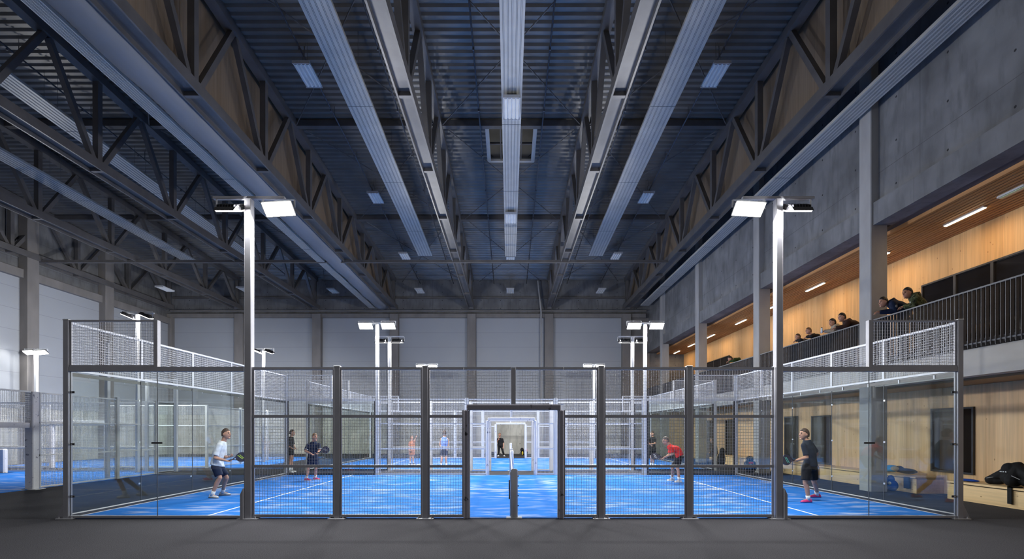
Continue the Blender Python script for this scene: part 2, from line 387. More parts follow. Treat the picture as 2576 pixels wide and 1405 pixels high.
def head_fn(d, x):
    x = x.copy()
    if d.z < 0:
        k = -d.z; x.y *= 1-.28*k; x.x *= 1-.10*k; x.x += .020*k*(1 if d.x > -.2 else .2)
    if d.x < -.2 and d.z < -.3: x.x *= .8
    if d.x > .75 and abs(d.z-.28) < .16 and abs(d.y) < .5: x.x += .004
    if d.x > .7 and .2 < abs(d.y) < .55 and abs(d.z-.05) < .14: x.x -= .007
    return x
def person(label, Y, J, face=(1,0,0), s=1.0, ground=0.0, vox=.013, shirt='c_navy', sleeve='short', bottom='shorts', bmat='c_navy',
           shoe='s_white', sock='c_white', hair='h_brown', style='short', skin='skin', hips=True, legs=True, foot={}, handdir={}, curl=.5,
           hem=.10, bow=.02, cat='person', trim=None, group=None, name='person', bare=False, collar=None):
    P = {}
    for k, (u, v, dy) in J.items():
        P[k] = at(u, v, Y+dy) if v is not None else V(((u-U0)/F*(Y+dy)+CX, Y+dy, ground+.085*s))
    for k in ('aL','aR'):
        if k in P: P[k].z = max(P[k].z, ground+.075*s)
    up0 = ((P['sL']+P['sR'])/2-(P['hL']+P['hR'])/2).normalized()
    for k in ('sL','sR'): P[k] = P[k]+up0*.012*s
    base = V(((P['aL'].x+P['aR'].x)/2, (P['aL'].y+P['aR'].y)/2, ground))
    t = thing(name, label, cat, base, group); hs = s; jk = .026 if sleeve == 'long' else 0
    fd = V(face).normalized(); lat = V((0,0,1)).cross(fd).normalized(); hu = fd.cross(lat).normalized()
    H = (P['hL']+P['hR'])/2; Sm = (P['sL']+P['sR'])/2
    lh = (P['hL']-P['hR']).normalized(); ls = (P['sL']-P['sR']).normalized()
    up = (Sm-H).normalized()
    def trings(infl, lo, hi_cut=False, cut=0.0):
        rr = []
        spec = [(-.12,.13,.10),(-.02,.168,.122),(.16,.160,.118),(.38,.146,.106),(.62,.160,.116),(.85,.168,.112),(.99,.158,.092),(1.09,.118,.082),(1.21,.074,.066)]
        if infl: spec[0:3] = [(.03,.186,.142),(.10,.182,.136),(.20,.168,.124)]
        for tt, a, b in spec:
            if tt*(Sm-H).length < lo: continue
            c = lerp(H, Sm, tt); f0 = up.cross(lerp(lh, ls, max(0,min(1,tt)))).normalized()*-1
            l0 = lerp(lh, ls, max(0, min(1, tt))).normalized()
            bk = f0 if f0.dot(fd) < 0 else -f0
            c = c+bk*(bow*math.sin(PI*max(0,min(1,tt)))*2*s)
            rr.append(ring(c, l0, bk, (a+infl)*s, (b+infl)*s, 18))
        return rr
    # -- body: one continuous surface
    b = MB()
    b.loft(trings(0, -9))
    neck = P['neck']; hc = P['head']
    b.capsule(lerp(H, Sm, 1.0), neck, .072*s, .064*s); b.capsule(neck, hc-hu*.02*s-fd*.02*s, .064*s, .060*s)
    Rh = Matrix((fd, lat, hu)).transposed(); hd_ = s*1.12
    b.ball(hc, .098*hd_, .077*hd_, .122*hd_, 20, 14, fn=lambda d, x: head_fn(d, x/hd_)*hd_, R=Rh)
    b.capsule(hc+fd*.086*hd_+hu*.030*hd_, hc+fd*.112*hd_-hu*.016*hd_, .010*hd_, .016*hd_, 8)          # nose
    b.ball(hc+fd*.104*hd_-hu*.016*hd_, .014*hd_, .019*hd_, .010*hd_, 8, 6, R=Rh)
    b.ball(hc+fd*.093*hd_-hu*.052*hd_, .012*hd_, .026*hd_, .014*hd_, 8, 6, R=Rh)                     # mouth bulge
    b.ball(hc+fd*.083*hd_-hu*.098*hd_, .020*hd_, .028*hd_, .018*hd_, 8, 6, R=Rh)                     # chin
    for sg in (-1, 1):
        b.ball(hc+lat*.077*hd_*sg-fd*.008*hd_-hu*.006*hd_, .019*hd_, .010*hd_, .033*hd_, 8, 6, R=Rh)   # ears
    for q in 'LR':
        sh, el, wr = P['s'+q], P['e'+q], P['w'+q]
        b.capsule(sh, el, .056*s, .043*s); b.capsule(lerp(el, wr, 0), lerp(el, wr, .35), .043*s, .044*s); b.capsule(lerp(el, wr, .35), wr, .044*s, .028*s)
        if legs:
            hp, kn, an = P['h'+q], P['k'+q], P['a'+q]
            b.capsule(hp, kn, .090*s, .058*s)
            cal = lerp(kn, an, .3)-(V(foot.get(q, face)).normalized())*.015*s
            b.capsule(kn, cal, .055*s, .058*s); b.capsule(cal, an, .058*s, .036*s)
            ft = V(foot.get(q, face)); ft.z = 0; ft.normalize()
            b.capsule(an, an+ft*.13*s-V((0,0,.03*s)), .036*s, .026*s)
    body = remesh(b, vox*s)
    for q in 'LR':
        el, wr = P['e'+q], P['w'+q]; d = handdir.get(q) or (wr-el)
        hand(body, wr, V(d), lat if abs(V(d).normalized().dot(lat)) < .9 else fd, curl, s, 1 if q == 'L' else -1, sleeve == 'long')
    bo = part('body', body, skin, t, True)
    # -- face details
    for sg in (-1, 1):
        e = MB(); e.ball(hc+fd*.0885*hd_+lat*.030*hd_*sg+hu*.014*hd_, .009*hd_, .014*hd_, .0075*hd_, 8, 6, R=Rh)
        part('eye', e, 'eye', t, True)
        eb = MB(); eb.capsule(hc+fd*.096*hd_+lat*.016*hd_*sg+hu*.036*hd_, hc+fd*.088*hd_+lat*.045*hd_*sg+hu*.037*hd_, .005*hd_, .004*hd_, 6)
        part('eyebrow', eb, hair, t, True)
    part('mouth', MB().ball(hc+fd*.104*hd_-hu*.053*hd_, .005*hd_, .022*hd_, .006*hd_, 8, 6, R=Rh), 'lip', t, True)
    # -- hair
    h = MB()
    if style != 'none':
        lo = {'short': .12, 'bob': .18, 'long': .1}[style]
        def keep(d):
            if d.z > .62: return True
            if d.x > .62: return False
            if d.x > -.12: return d.z > lo+.30*min(1, max(0, (d.x+.12)/.35))
            return d.z > (-.34 if style == 'short' else -.85)
        tmp = MB().ball(V((0,0,0)), 1, 1, 1, 48, 34)
        used = {}
        for f in tmp.f:
            c = sum((tmp.v[i] for i in f), V((0,0,0)))/len(f)
            if keep(c): used[f] = 1
        k = 1.0 if style == 'short' else 1.12
        outer = [Rh @ (V((d.x*.108, d.y*.087*k, d.z*.134+(.004 if d.z > .3 else 0)))*hd_*(1+.02*math.sin(17*d.x+11*d.y))) + hc - fd*.004*hd_ for d in tmp.v]
        h.add(outer, list(used))
        inner = [Rh @ (V((d.x*.09, d.y*.07, d.z*.112))*hd_)+hc for d in tmp.v]
        n0 = len(tmp.v); h.add(inner, [tuple(reversed(f)) for f in used])
        ed = {}
        for f in used:
            for i in range(len(f)):
                a, c = f[i], f[(i+1)%len(f)]
                ed[(a,c)] = ed.get((a,c),0)+1
        for (a,c) in ed:
            if (c,a) not in ed: h.f.append((a, c, c+n0, a+n0))
        part('hair', h, hair, t, True)
    # -- clothing
    c = MB(); c.loft(trings(.022+jk, -hem*1.0))
    if collar: pass
    for q in 'LR':
        sh, el, wr = P['s'+q], P['e'+q], P['w'+q]
        if sleeve == 'short': c.capsule(sh, lerp(sh, el, .55), .066*s, .066*s); c.tube(lerp(sh, el, .5), lerp(sh, el, .80), .067*s, .072*s, 12)
        elif sleeve == 'long':
            c.capsule(sh, el, .092*s, .076*s); c.capsule(el, lerp(el, wr, .9), .074*s, .052*s)
    if not bare:
        so = part('jacket' if sleeve == 'long' else 'shirt', remesh(c, vox*s, 3), shirt, t, True)
        if sleeve == 'long' or collar:
            r = MB(); nk = lerp(lerp(H, Sm, 1.04), neck, .35); ax = (hc-nk).normalized(); a2 = ax.cross(ls).normalized(); l2 = a2.cross(ax)
            r.loft([ring(nk-ax*.03*s, l2, a2, .105*s, .095*s), ring(nk+ax*.035*s, l2, a2, .085*s, .082*s), ring(nk+ax*.035*s, l2, a2, .070*s, .067*s), ring(nk-ax*.03*s, l2, a2, .085*s, .075*s)], False)
            part('collar', r, collar or shirt, so, True)
        if trim:
            for q in 'LR':
                sh, el = P['s'+q], P['e'+q]; tb = MB().tube(lerp(sh, el, .76), lerp(sh, el, .80), .0755*s, .0755*s, 14, False)
                part('sleeve_trim', tb, trim, so, True)
    if legs:
        g = MB(); rr = [ring(lerp(H, Sm, tt), lh, up.cross(lh), (a+.012)*s, (bb+.014)*s, 18) for tt, a, bb in ((-.15,.155,.12),(-.02,.172,.126),(.14,.160,.118))]
        g.loft(rr)
        for q in 'LR':
            hp, kn, an = P['h'+q], P['k'+q], P['a'+q]
            if bottom == 'shorts':
                g.capsule(hp, lerp(hp, kn, .3), .108*s, .108*s); g.tube(lerp(hp, kn, .1), lerp(hp, kn, .82), .108*s, .102*s, 14)
            else:
                g.capsule(hp, kn, .108*s, .080*s); g.tube(kn, lerp(kn, an, .95), .080*s, .066*s, 12); g.ball(kn, .080*s)
        part('shorts' if bottom == 'shorts' else 'trousers', remesh(g, vox*s, 3), bmat, t, True)
        for q in 'LR':
            an = P['a'+q]; kn = P['k'+q]; ft = V(foot.get(q, face)); ft.z = 0; ft.normalize(); sd = V((0,0,1)).cross(ft)
            gz = an.z-.075*s
            if bottom == 'shorts' and sock:
                part('sock', MB().tube(an-V((0,0,.02*s)), lerp(an, kn, .24), .044*s, .051*s, 12), sock, t, True)
            hb = V((an.x, an.y, gz))
            rs = []
            for x, w, hh in ((-.082,.022,.05),(-.06,.038,.085),(0,.042,.098),(.06,.043,.082),(.12,.047,.058),(.17,.041,.045),(.198,.018,.032)):
                cc = hb+ft*x*s
                rs.append([cc+sd*w*s*math.cos(a)+V((0,0,1))*(.012+ (hh*max(0,math.sin(a)) if math.sin(a) > 0 else .012*math.sin(a)))*s for a in [2*PI*i/12 for i in range(12)]])
            sh_ = part('shoe', MB().loft(rs), shoe if isinstance(shoe, str) else shoe[0], t, True)
            sl = MB(); pts = [(-.088,.02),(-.07,.04),(0,.044),(.06,.045),(.12,.050),(.175,.043),(.205,.016)]
            lo_ = [hb+ft*x*s+sd*w*s for x, w in pts]+[hb+ft*x*s-sd*w*s for x, w in reversed(pts)]
            sl.loft([lo_, [p+V((0,0,.022*s)) for p in lo_]])
            part('sole', sl, 's_white' if isinstance(shoe, str) else shoe[1], sh_)
    return t, P, dict(fd=fd, lat=lat, hu=hu, hc=hc, H=H, Sm=Sm, up=up)

def racket(label, butt, d, n, frame_m='carbon', print_m='lime', s=1.0, name='padel_racket'):
    """butt: end of the grip, d: direction grip->head, n: face normal"""
    d = V(d).normalized(); n = V(n); n = (n-d*n.dot(d)).normalized(); w = d.cross(n).normalized()
    t = thing(name, label, 'padel racket', V(butt))
    part('grip', MB().tube(butt, V(butt)+d*.14*s, .017*s, .016*s, 10), 'c_black', t, True)
    part('butt_cap', MB().tube(V(butt)-d*.008*s, V(butt)+d*.004*s, .021*s, .021*s, 10), 'rubber', t, True)
    th = MB(); b0 = V(butt)+d*.13*s
    for sg in (-1, 1): th.bar(b0+w*.008*s*sg, b0+d*.10*s+w*.055*s*sg, .020*s, .030*s, n)
    part('throat', th, frame_m, t)
    c = V(butt)+d*.325*s
    def outl(k): return [c+d*(math.cos(a)*.135*k*s)+w*(math.sin(a)*.128*k*s*(1+.06*math.cos(a))) for a in [2*PI*i/32 for i in range(32)]]
    fa = MB(); fa.loft([[p-n*.017*s for p in outl(.93)], [p+n*.017*s for p in outl(.93)]]); face = part('face', fa, 'carbon', t)
    ri = MB(); ri.loft([[p-n*.019*s for p in outl(.90)], [p-n*.019*s for p in outl(1)], [p+n*.019*s for p in outl(1)], [p+n*.019*s for p in outl(.90)]], False); part('rim', ri, frame_m, t)
    pr = MB()
    for sg in (-1, 1):
        for a0, b0_, ww in ((-.07,.02,.016),(-.02,.06,.012)):
            pr.bar(c+d*a0*s-w*.07*s+n*.0185*s*sg, c+d*b0_*s+w*.06*s+n*.0185*s*sg, ww*s, .003*s, n)
    part('print', pr, print_m, face)
    return t

PW = V((0,0,1))
# player in white
t, P, K = person('player in white t-shirt and navy shorts crouching with a racket in the glass corner', 13.35,
    dict(head=(569,1091,-.02), neck=(562,1112,0), sR=(551,1120,-.19), sL=(564,1121,.19), eR=(541,1151,-.25), eL=(563,1150,.24), wR=(569,1158,-.16), wL=(577,1148,.12),
         hR=(543,1172,-.10), hL=(551,1172,.10), kR=(553,1201,-.13), kL=(570,1201,.14), aR=(533,None,-.12), aL=(560,None,.45)),
    face=(.97,-.2,.05), s=1.02, shirt='c_white', bmat='c_navy', shoe=('s_white','s_dark'), hair='h_brown', foot={'R':(1,-.25,0),'L':(1,.1,0)}, curl=.62, vox=.011, hem=.12)
t, P, K = t, P, K
racket('dark round racket with lime stripe held by the player in white', P['wR']+V((.03,.03,.0)), (1,.35,.30), (0,-1,.15), 'carbon', 'lime', 1.0)
# player in dark navy, right glass corner
t, P, K = person('player in dark navy t-shirt and black shorts striding with a racket in the glass corner', 12.5,
    dict(head=(2023,1092,0), neck=(2028,1108,0), sL=(2022,1121,-.19), sR=(2040,1117,.19), eL=(2030,1150,-.24), eR=(2055,1140,.30), wL=(2003,1157,-.24), wR=(2040,1160,.30),
         hL=(2029,1174,-.10), hR=(2044,1174,.10), kL=(2026,1214,-.12), kR=(2048,1212,.14), aL=(2034,None,-.1), aR=(2056,1243,.35)),
    face=(-.98,-.12,.04), s=1.02, shirt='c_darknavy', bmat='c_black', shoe=('s_pink','s_blue'), hair='h_brown', foot={'L':(-1,-.1,0),'R':(-1,.1,0)}, curl=.62, vox=.011, hem=.13)
racket('dark round racket with mint print held by the player in dark navy', P['wL']+V((0.02,0,0)), (-1,-.3,.05), (.2,-1,.1), 'carbon', 'mint')
# navy polo player behind the mesh
t, P, K = person('player in navy polo and dark shorts gripping his racket low in both hands', 18.0,
    dict(head=(792,1099,-.05), neck=(788,1112,0), sR=(774,1120,-.02), sL=(802,1118,.04), eR=(769,1134,-.14), eL=(804,1133,-.08), wR=(785,1142,-.26), wL=(799,1139,-.24),
         hR=(781,1158,0), hL=(793,1158,.05), kR=(776,1178,-.06), kL=(795,1177,.05), aR=(771,None,-.05), aL=(793,None,.22)),
    face=(.75,-.6,0), s=1.0, shirt='c_navy', bmat='c_navy', shoe=('s_pink','s_white'), hair='h_fair', foot={'R':(.9,-.4,0),'L':(.9,-.3,0)}, curl=.6, trim='c_white', hem=.12)
racket('grey black racket held low by the player in navy polo', P['wL']+V((-.02,-.04,0)), (.9,.1,.35), (0,-1,.2), 'carbon', 'c_grey')
# red player
t, P, K = person('grey haired player in red t-shirt bending far forward over his racket', 17.4,
    dict(head=(1675,1108,0), neck=(1684,1119,0), sR=(1688,1124,.17), sL=(1686,1126,-.17), eL=(1692,1141,-.2), eR=(1684,1143,.15), wL=(1670,1150,-.1), wR=(1668,1153,.05),
         hL=(1707,1151,-.09), hR=(1710,1151,.09), kL=(1704,1177,-.1), kR=(1691,1177,.12), aL=(1709,None,-.12), aR=(1691,None,.35)),
    face=(-.95,-.15,-.25), s=1.0, shirt='c_red', bmat='c_black', shoe=('s_white','s_white'), hair='h_grey', foot={'L':(-1,-.3,0),'R':(-1,-.1,0)}, curl=.65, bow=.06, hem=.12)
racket('black and white racket gripped by the player in red', P['wL']+V((0.03,0,0)), (-1,.2,.12), (.1,-1,.5), 'carbon', 'c_white')
# far figures
person('person in dark shirt and black shorts walking behind the far glass of the blue court', 21.4,
    dict(head=(735,1088,0), neck=(733,1098,0), sR=(728,1104,-.17), sL=(736,1104,.17), eR=(722,1120,-.2), eL=(738,1120,.2), wR=(735,1127,-.25), wL=(742,1125,.2),
         hR=(729,1131,-.09), hL=(733,1131,.09), kR=(731,1147,-.1), kL=(735,1147,.12), aR=(727,None,-.1), aL=(733,None,.15)),
    face=(1,0,0), s=.98, vox=.018, shirt='c_black', bmat='c_black', shoe=('s_white','s_white'), foot={'R':(1,-.1,0),'L':(1,.2,0)})
person('person in light blue sleeveless top and navy shorts seen from behind on the rear court', 24.6,
    dict(head=(1118,1089,0), neck=(1118,1098,0), sR=(1126,1104,0), sL=(1110,1104,0), eR=(1128,1117,0), eL=(1107,1117,0), wR=(1125,1126,-.08), wL=(1110,1126,-.08),
         hR=(1121,1130,0), hL=(1114,1130,0), kR=(1122,1147,0), kL=(1112,1147,0), aR=(1123,None,-.05), aL=(1109,None,-.05)),
    face=(-.15,1,0), s=.98, vox=.018, shirt='c_skyblue', sleeve='none', bmat='c_navy', shoe=('s_dark','s_white'), hair='h_brown', foot={'R':(.3,1,0),'L':(-.3,1,0)})
person('person in orange top reaching one arm up on the rear court behind white mesh', 26.5,
    dict(head=(1036,1101,0), neck=(1036,1108,0), sR=(1041,1113,0), sL=(1031,1113,0), eR=(1044,1107,-.1), eL=(1029,1122,0), wR=(1046,1100,-.12), wL=(1031,1130,-.1),
         hR=(1039,1132,0), hL=(1033,1132,0), kR=(1039,1146,0), kL=(1033,1146,0), aR=(1040,None,-.05), aL=(1032,None,-.05)),
    face=(.6,-.8,0), s=.9, vox=.018, shirt='c_orange', bmat='c_orange', shoe=('s_dark','s_white'), hair='h_fair', foot={'R':(.6,-.8,0),'L':(.6,-.8,0)})
person('person all in black with a white badge standing beyond the white gate frames', 35.0,
    dict(head=(1257,1093,0), neck=(1257,1100,0), sR=(1251,1104,0), sL=(1264,1104,0), eR=(1249,1113,-.1), eL=(1267,1115,0), wR=(1253,1106,-.25), wL=(1266,1123,-.05),
         hR=(1255,1119,0), hL=(1262,1119,0), kR=(1255,1132,0), kL=(1264,1132,0), aR=(1254,None,0), aL=(1268,None,0)),
    face=(.05,-1,.1), s=1.0, vox=.02, shirt='c_black', bmat='c_black', bottom='trousers', shoe=('s_white','s_white'), hair='h_fair', skin='skin', foot={'R':(-.3,-1,0),'L':(.3,-1,0)})
person('person in black t-shirt and shorts standing on the rear court in front of glass', 24.8,
    dict(head=(1641,1091,0), neck=(1641,1099,0), sR=(1633,1104,-.05), sL=(1649,1104,.05), eR=(1631,1114,-.1), eL=(1648,1115,-.1), wR=(1637,1118,-.2), wL=(1637,1116,-.25),
         hR=(1637,1130,0), hL=(1645,1130,0), kR=(1639,1147,-.05), kL=(1644,1147,.05), aR=(1638,None,0), aL=(1644,None,.2)),
    face=(-.8,-.6,0), s=.98, vox=.018, shirt='c_black', bmat='c_black', shoe=('s_red','s_white'), hair='h_brown', foot={'R':(-1,-.2,0),'L':(-1,-.1,0)})
# spectators on the gallery (deck at 3.9 m), leaning on the railing
GF = 3.9
def leaner(label, Y, head, sh, el, wr, hip, face=(-1,-.1,-.12), s=1.0, skin='skin', **kw):
    """spectator facing the hall: photo points of the nearer side, mirrored to the far side along the rail"""
    (hu_, hv), (su, sv), (eu, ev), (wu, wv), (iu, iv) = head, sh, el, wr, hip
    k = 1270/Y; ez = min(ev-4, V0-(5.125-EYE)*k); wz = min(wv-3, V0-(5.085-EYE)*k)
    J = dict(head=(hu_, hv, 0), neck=(lerp(hu_, su, .55), lerp(hv, sv, .65), 0), sL=(su, sv, -.18), sR=(su-3, sv-1, .18), eL=(eu, ez, -.2), eR=(eu-4, ez-1, .2),
             wL=(wu, wz, -.06), wR=(wu-1, wz-1, .10), hL=(iu, iv, -.1), hR=(iu-1, iv, .1))
    X = (iu-U0)/F*Y
    k = 1270/Y; gv = V0-(GF-EYE)*k
    J.update(kL=(iu-3, gv-.48*k*s, -.1), kR=(iu-3, gv-.48*k*s, .1), aL=(iu+2, gv-.08*k, -.11), aR=(iu+2, gv-.08*k, .11))
    return person(label, Y, J, face, s, GF, sleeve='long', bottom='trousers', skin=skin, shoe=('s_dark','s_dark'), curl=.45, bow=.05, **kw)
t, P, K = leaner('man in navy jacket with grey emblem leaning forearms over the gallery railing', 14.15, (2222,760), (2246,764), (2253,787), (2213,792), (2274,803), shirt='c_navy', bmat='c_black', hair='h_black', s=1.04, vox=.012, handdir={'L':(-1,.15,.05),'R':(-1,-.15,.05)})
em = MB(); c0 = lerp(P['sL'], P['eL'], .45)+V((-.01,-.102,0)); em.ball(c0, .030, .006, .038, 10, 8); part('emblem', em, 'c_grey', t, True)
t, P, K = leaner('taller man in camouflage jacket with pale hood behind the gallery railing', 13.5, (2283,737), (2303,750), (2300,778), (2275,779), (2308,810), shirt='camo', bmat='c_black', hair='h_black', s=1.06, vox=.012, collar='c_grey', skin='skin_tan')
ho = MB(); a_ = P['neck']; ho.ball(a_+V((.10,0,-.01)), .085, .115, .07, 12, 8); part('hood', ho, 'c_grey', t, True)
f_ = (K['fd']-K['up']*K['fd'].dot(K['up'])).normalized(); part('hood_lining', MB().capsule(lerp(K['H'],K['Sm'],1.0)+f_*.115, lerp(K['H'],K['Sm'],.4)+f_*.165, .024, .02), 'c_white', t, True)
leaner('man in dark brown jacket leaning on the gallery railing with clasped hands', 16.3, (2118,798), (2134,811), (2128,832), (2104,830), (2150,838), shirt='c_brown', bmat='c_jeans', hair='h_black', s=1.02, vox=.013)
t, P, K = leaner('woman with dark bob in beige coat leaning on the gallery railing', 17.0, (2094,811), (2103,822), (2096,838), (2074,836), (2112,842), shirt='c_beige', bmat='c_black', hair='h_black', style='bob', s=.95, vox=.013)
bt = thing('bottle', 'small pale drink bottle held by the woman in beige coat', 'bottle', P['wL']+V((-.09,0,-.05)))
b0 = P['wL']+V((-.09,0,-.05)); part('bottle_body', MB().tube(b0, b0+V((0,0,.16)), .032, .03, 12), 'c_white', bt, True); part('lid', MB().tube(b0+V((0,0,.16)), b0+V((0,0,.19)), .02, .02, 10), 'c_black', bt, True)
leaner('boy with ginger hair in black leather jacket looking over the gallery railing', 17.9, (2034,832), (2045,845), (2042,858), (2030,857), (2053,858), shirt='c_black', bmat='c_jeans', hair='h_ginger', s=.86, vox=.013, collar='c_beige')
leaner('boy with brown hair in black jacket with grey front lowest at the gallery railing', 18.6, (2007,847), (2017,857), (2014,868), (2003,868), (2022,867), shirt='c_black', bmat='c_jeans', hair='h_brown', s=.82, vox=.013, collar='c_grey')
leaner('person in dark green jumper hunched over the far gallery railing', 24.2, (1837,902), (1850,905), (1846,915), (1834,914), (1856,912), shirt='c_green', bmat='c_black', hair='h_black', s=.95, vox=.018, face=(-1,-.1,-.4))
# person seated on the bench under the gallery
person('person in dark top seated on the bench beyond the column under the gallery', 24.9,
    dict(head=(1792,1106,0), neck=(1793,1114,0), sR=(1794,1119,.16), sL=(1792,1119,-.16), eR=(1796,1130,.2), eL=(1795,1131,-.2), wR=(1788,1135,.1), wL=(1787,1136,-.1),
         hR=(1797,1143,.09), hL=(1797,1144,-.09), kR=(1781,1142,.12), kL=(1780,1144,-.1), aR=(1780,None,.12), aL=(1779,None,-.1)),
    face=(-1,-.1,-.05), s=.95, vox=.018, shirt='c_black', sleeve='long', bmat='c_jeans', bottom='trousers', shoe=('s_white','s_white'), hair='h_brown', foot={'R':(-1,0,0),'L':(-1,-.2,0)})
# ------------------------------------------------------------------ the hall
YB = 39.0; XR = 10.45; XL = -26.2
struct('floor', MB().box(-27, 14, -3, YB+.3, -.2, 0), 'carpet')
def court_floor(x0, x1, y0, y1, lines):
    c = struct('floor_court', MB().box(x0, x1, y0, y1, 0.0, .012), 'turf')
    for a, b, cc, d in lines: part('line', MB().box(a, b, cc, d, .012, .0145), 'line', c)
HX = 9.0
Y1, Y2, Y3, Y4 = 10.2, 20.2, 22.3, 32.4
SL = 6.33
for a, b in ((Y1, Y2), (Y3, Y4)):
    m_ = (a+b)/2
    court_floor(-HX, HX, a, b, [(-SL-.025,-SL+.025,a+.06,b-.06),(SL-.025,SL+.025,a+.06,b-.06),(-SL+.03,SL-.03,m_-.025,m_+.025)])
court_floor(-25.6, -14.55, 3.0, 22.2, [(-25.5,-14.6,15.1,15.15),(-20.1,-20.05,5,15.05)])
court_floor(-25.6, -12.6, 24.2, 34.2, [(-25.5,-12.7,29.2,29.25)])
# roof deck: trapezoidal ribs that run across the hall
rd = MB(); y = 11.0; rp = .29
prof = []
while y < YB+.2:
    for dy, dz in ((0,0),(.085,0),(.105,.07),(.125,.055),(.215,.055),(.235,.07)): prof.append((y+dy, dz))
    y += rp
for x0, x1 in ((-26.4, XR+.6),):
    vs = []; 
    for yy, dz in prof: vs += [(x0,yy,roof_z(yy)+dz),(x1,yy,roof_z(yy)+dz)]
    rd.add(vs, [(2*i,2*i+1,2*i+3,2*i+2) for i in range(len(prof)-1)])
    rd.add([(x0,11,roof_z(11)+.14),(x1,11,roof_z(11)+.14),(x1,YB+.3,roof_z(YB)+.14),(x0,YB+.3,roof_z(YB)+.14)], [(0,1,2,3)])
struct('ceiling', rd, 'deck')
# back wall
cols = [-26.2,-20.75,-14.8,-8.88,-2.96,2.96,8.88]
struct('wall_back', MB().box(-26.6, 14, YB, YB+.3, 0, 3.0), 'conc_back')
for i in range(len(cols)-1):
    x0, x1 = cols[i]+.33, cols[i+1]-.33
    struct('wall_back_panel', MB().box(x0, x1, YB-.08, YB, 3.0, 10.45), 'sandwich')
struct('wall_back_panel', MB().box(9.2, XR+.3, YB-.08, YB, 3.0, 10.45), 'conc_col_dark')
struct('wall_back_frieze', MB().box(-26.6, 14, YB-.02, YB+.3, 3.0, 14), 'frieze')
for x in cols: struct('column', MB().bbox(x-.33, x+.33, YB-.5, YB, 0, 10.72, .02), 'conc_col_dark')
struct('trim_back', MB().box(-26, 10.4, YB-.3, YB-.02, 10.45, 10.75).tube((-26,YB-.38,10.95),(10.4,YB-.38,10.95),.06,.06,8), 'conc_col_dark')
struct('trim_back', MB().box(-26, 10.4, YB-.12, YB-.02, 11.95, 12.08), 'truss')
# left wall
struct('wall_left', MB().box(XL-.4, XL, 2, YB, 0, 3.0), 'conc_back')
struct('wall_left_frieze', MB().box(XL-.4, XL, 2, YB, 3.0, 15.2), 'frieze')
lc = [21.4, 27.2, 32.4]
for i, (a, b) in enumerate(((3, 21.0), (21.75, 26.85), (27.55, 32.05), (32.75, YB-.5))):
    struct('wall_left_panel', MB().box(XL, XL+.08, a, b, 3.0, 9.9), 'sandwich')
for yy in lc: struct('column', MB().bbox(XL, XL+.5, yy-.34, yy+.34, 0, 13.4, .02), 'conc_col_dark')
struct('trim_left', MB().box(XL, XL+.3, 3, YB-.5, 9.9, 10.35), 'conc_col_dark')
# right wall, columns and gallery
CY = [8.5, 14.95, 21.55, 28.35, 35.05]
for yy in CY[1:]: struct('column', MB().bbox(XR, XR+.49, yy-.25, yy+.25, 0, 13.9, .02), 'conc_col')
struct('wall_right', MB().box(XR+.22, XR+.62, 6, YB+.3, 8.4, 15.2), 'conc_side')
for a, b in zip([6]+[c+.26 for c in CY[1:]], [c-.26 for c in CY[1:]]+[YB+.3]):
    struct('beam_right', MB().box(XR+.06, XR+.6, a, b, 7.75, 8.4), 'conc_side')
GX = 13.4; LX = 12.2; GZ = 3.9; GC = 7.66
struct('slab_gallery', MB().box(XR+.12, GX+.4, 6, YB+1, 3.04, 3.66), 'conc_slab')
struct('floor_gallery', MB().box(XR+.35, GX+.4, 6, YB+1, 3.66, GZ), 'carpet')
struct('ceiling_lower', MB().box(XR+.5, LX+.4, 6, YB, 2.98, 3.04), 'soffit')
struct('wall_gallery', MB().box(GX, GX+.2, 6, 40.2, GZ, 8.0), 'pine')
struct('wall_gallery_end', MB().box(XR+.2, GX, 39.9, 40.2, GZ, 8.0), 'pine_end')
struct('wall_lower', MB().box(LX, LX+.2, 6, YB, 0, 2.98), 'pine_low')
struct('ceiling_gallery_backing', MB().box(XR+.6, GX, 6, 40, GC+.10, GC+.16), 'seamdark')
# warm timber slats of the gallery ceiling, each a board of its own
nsl = 15
for i in range(nsl):
    x = XR+.90+(GX-XR-.98)*i/(nsl-1)
    struct('ceiling_slat', MB().box(x-.045, x+.045, 6, 39.9, GC, GC+.10), 'slat')
# gallery windows
def window(name, xw, y0, y1, z0, z1, nb, gl='darkglass'):
    w = struct(name, MB().box(xw-.02, xw-.005, y0, y1, z0, z1), gl)
    fr = MB(); t_ = .05
    for a, b, c, d in ((y0,y1,z0-t_,z0),(y0,y1,z1,z1+t_)): fr.box(xw-.06, xw-.005, a-t_, b+t_, c, d)
    for a in (y0-t_, y1): fr.box(xw-.06, xw-.005, a, a+t_, z0, z1)
    part('window_frame', fr, 'frame_dark', w)
    for k in range(1, nb):
        yy = y0+(y1-y0)*k/nb; part('mullion', MB().box(xw-.065, xw-.021, yy-.045, yy+.045, z0, z1), 'frame_dark', w)
window('window_1', GX, 9.3, 16.4, GZ+.1, 6.45, 6)
window('window_2', GX, 30.9, 34.3, GZ+.1, 6.35, 3)
window('window_3', LX, 13.35, 14.6, .66, 2.36, 1)
window('window_4', LX, 19.3, 20.4, .50, 2.32, 1)
window('window_5', LX, 21.5, 22.4, .35, 2.35, 1)
window('window_6', LX, 27.6, 28.5, .40, 2.35, 1)
window('window_7', LX, 30.3, 31.4, .40, 2.35, 1)
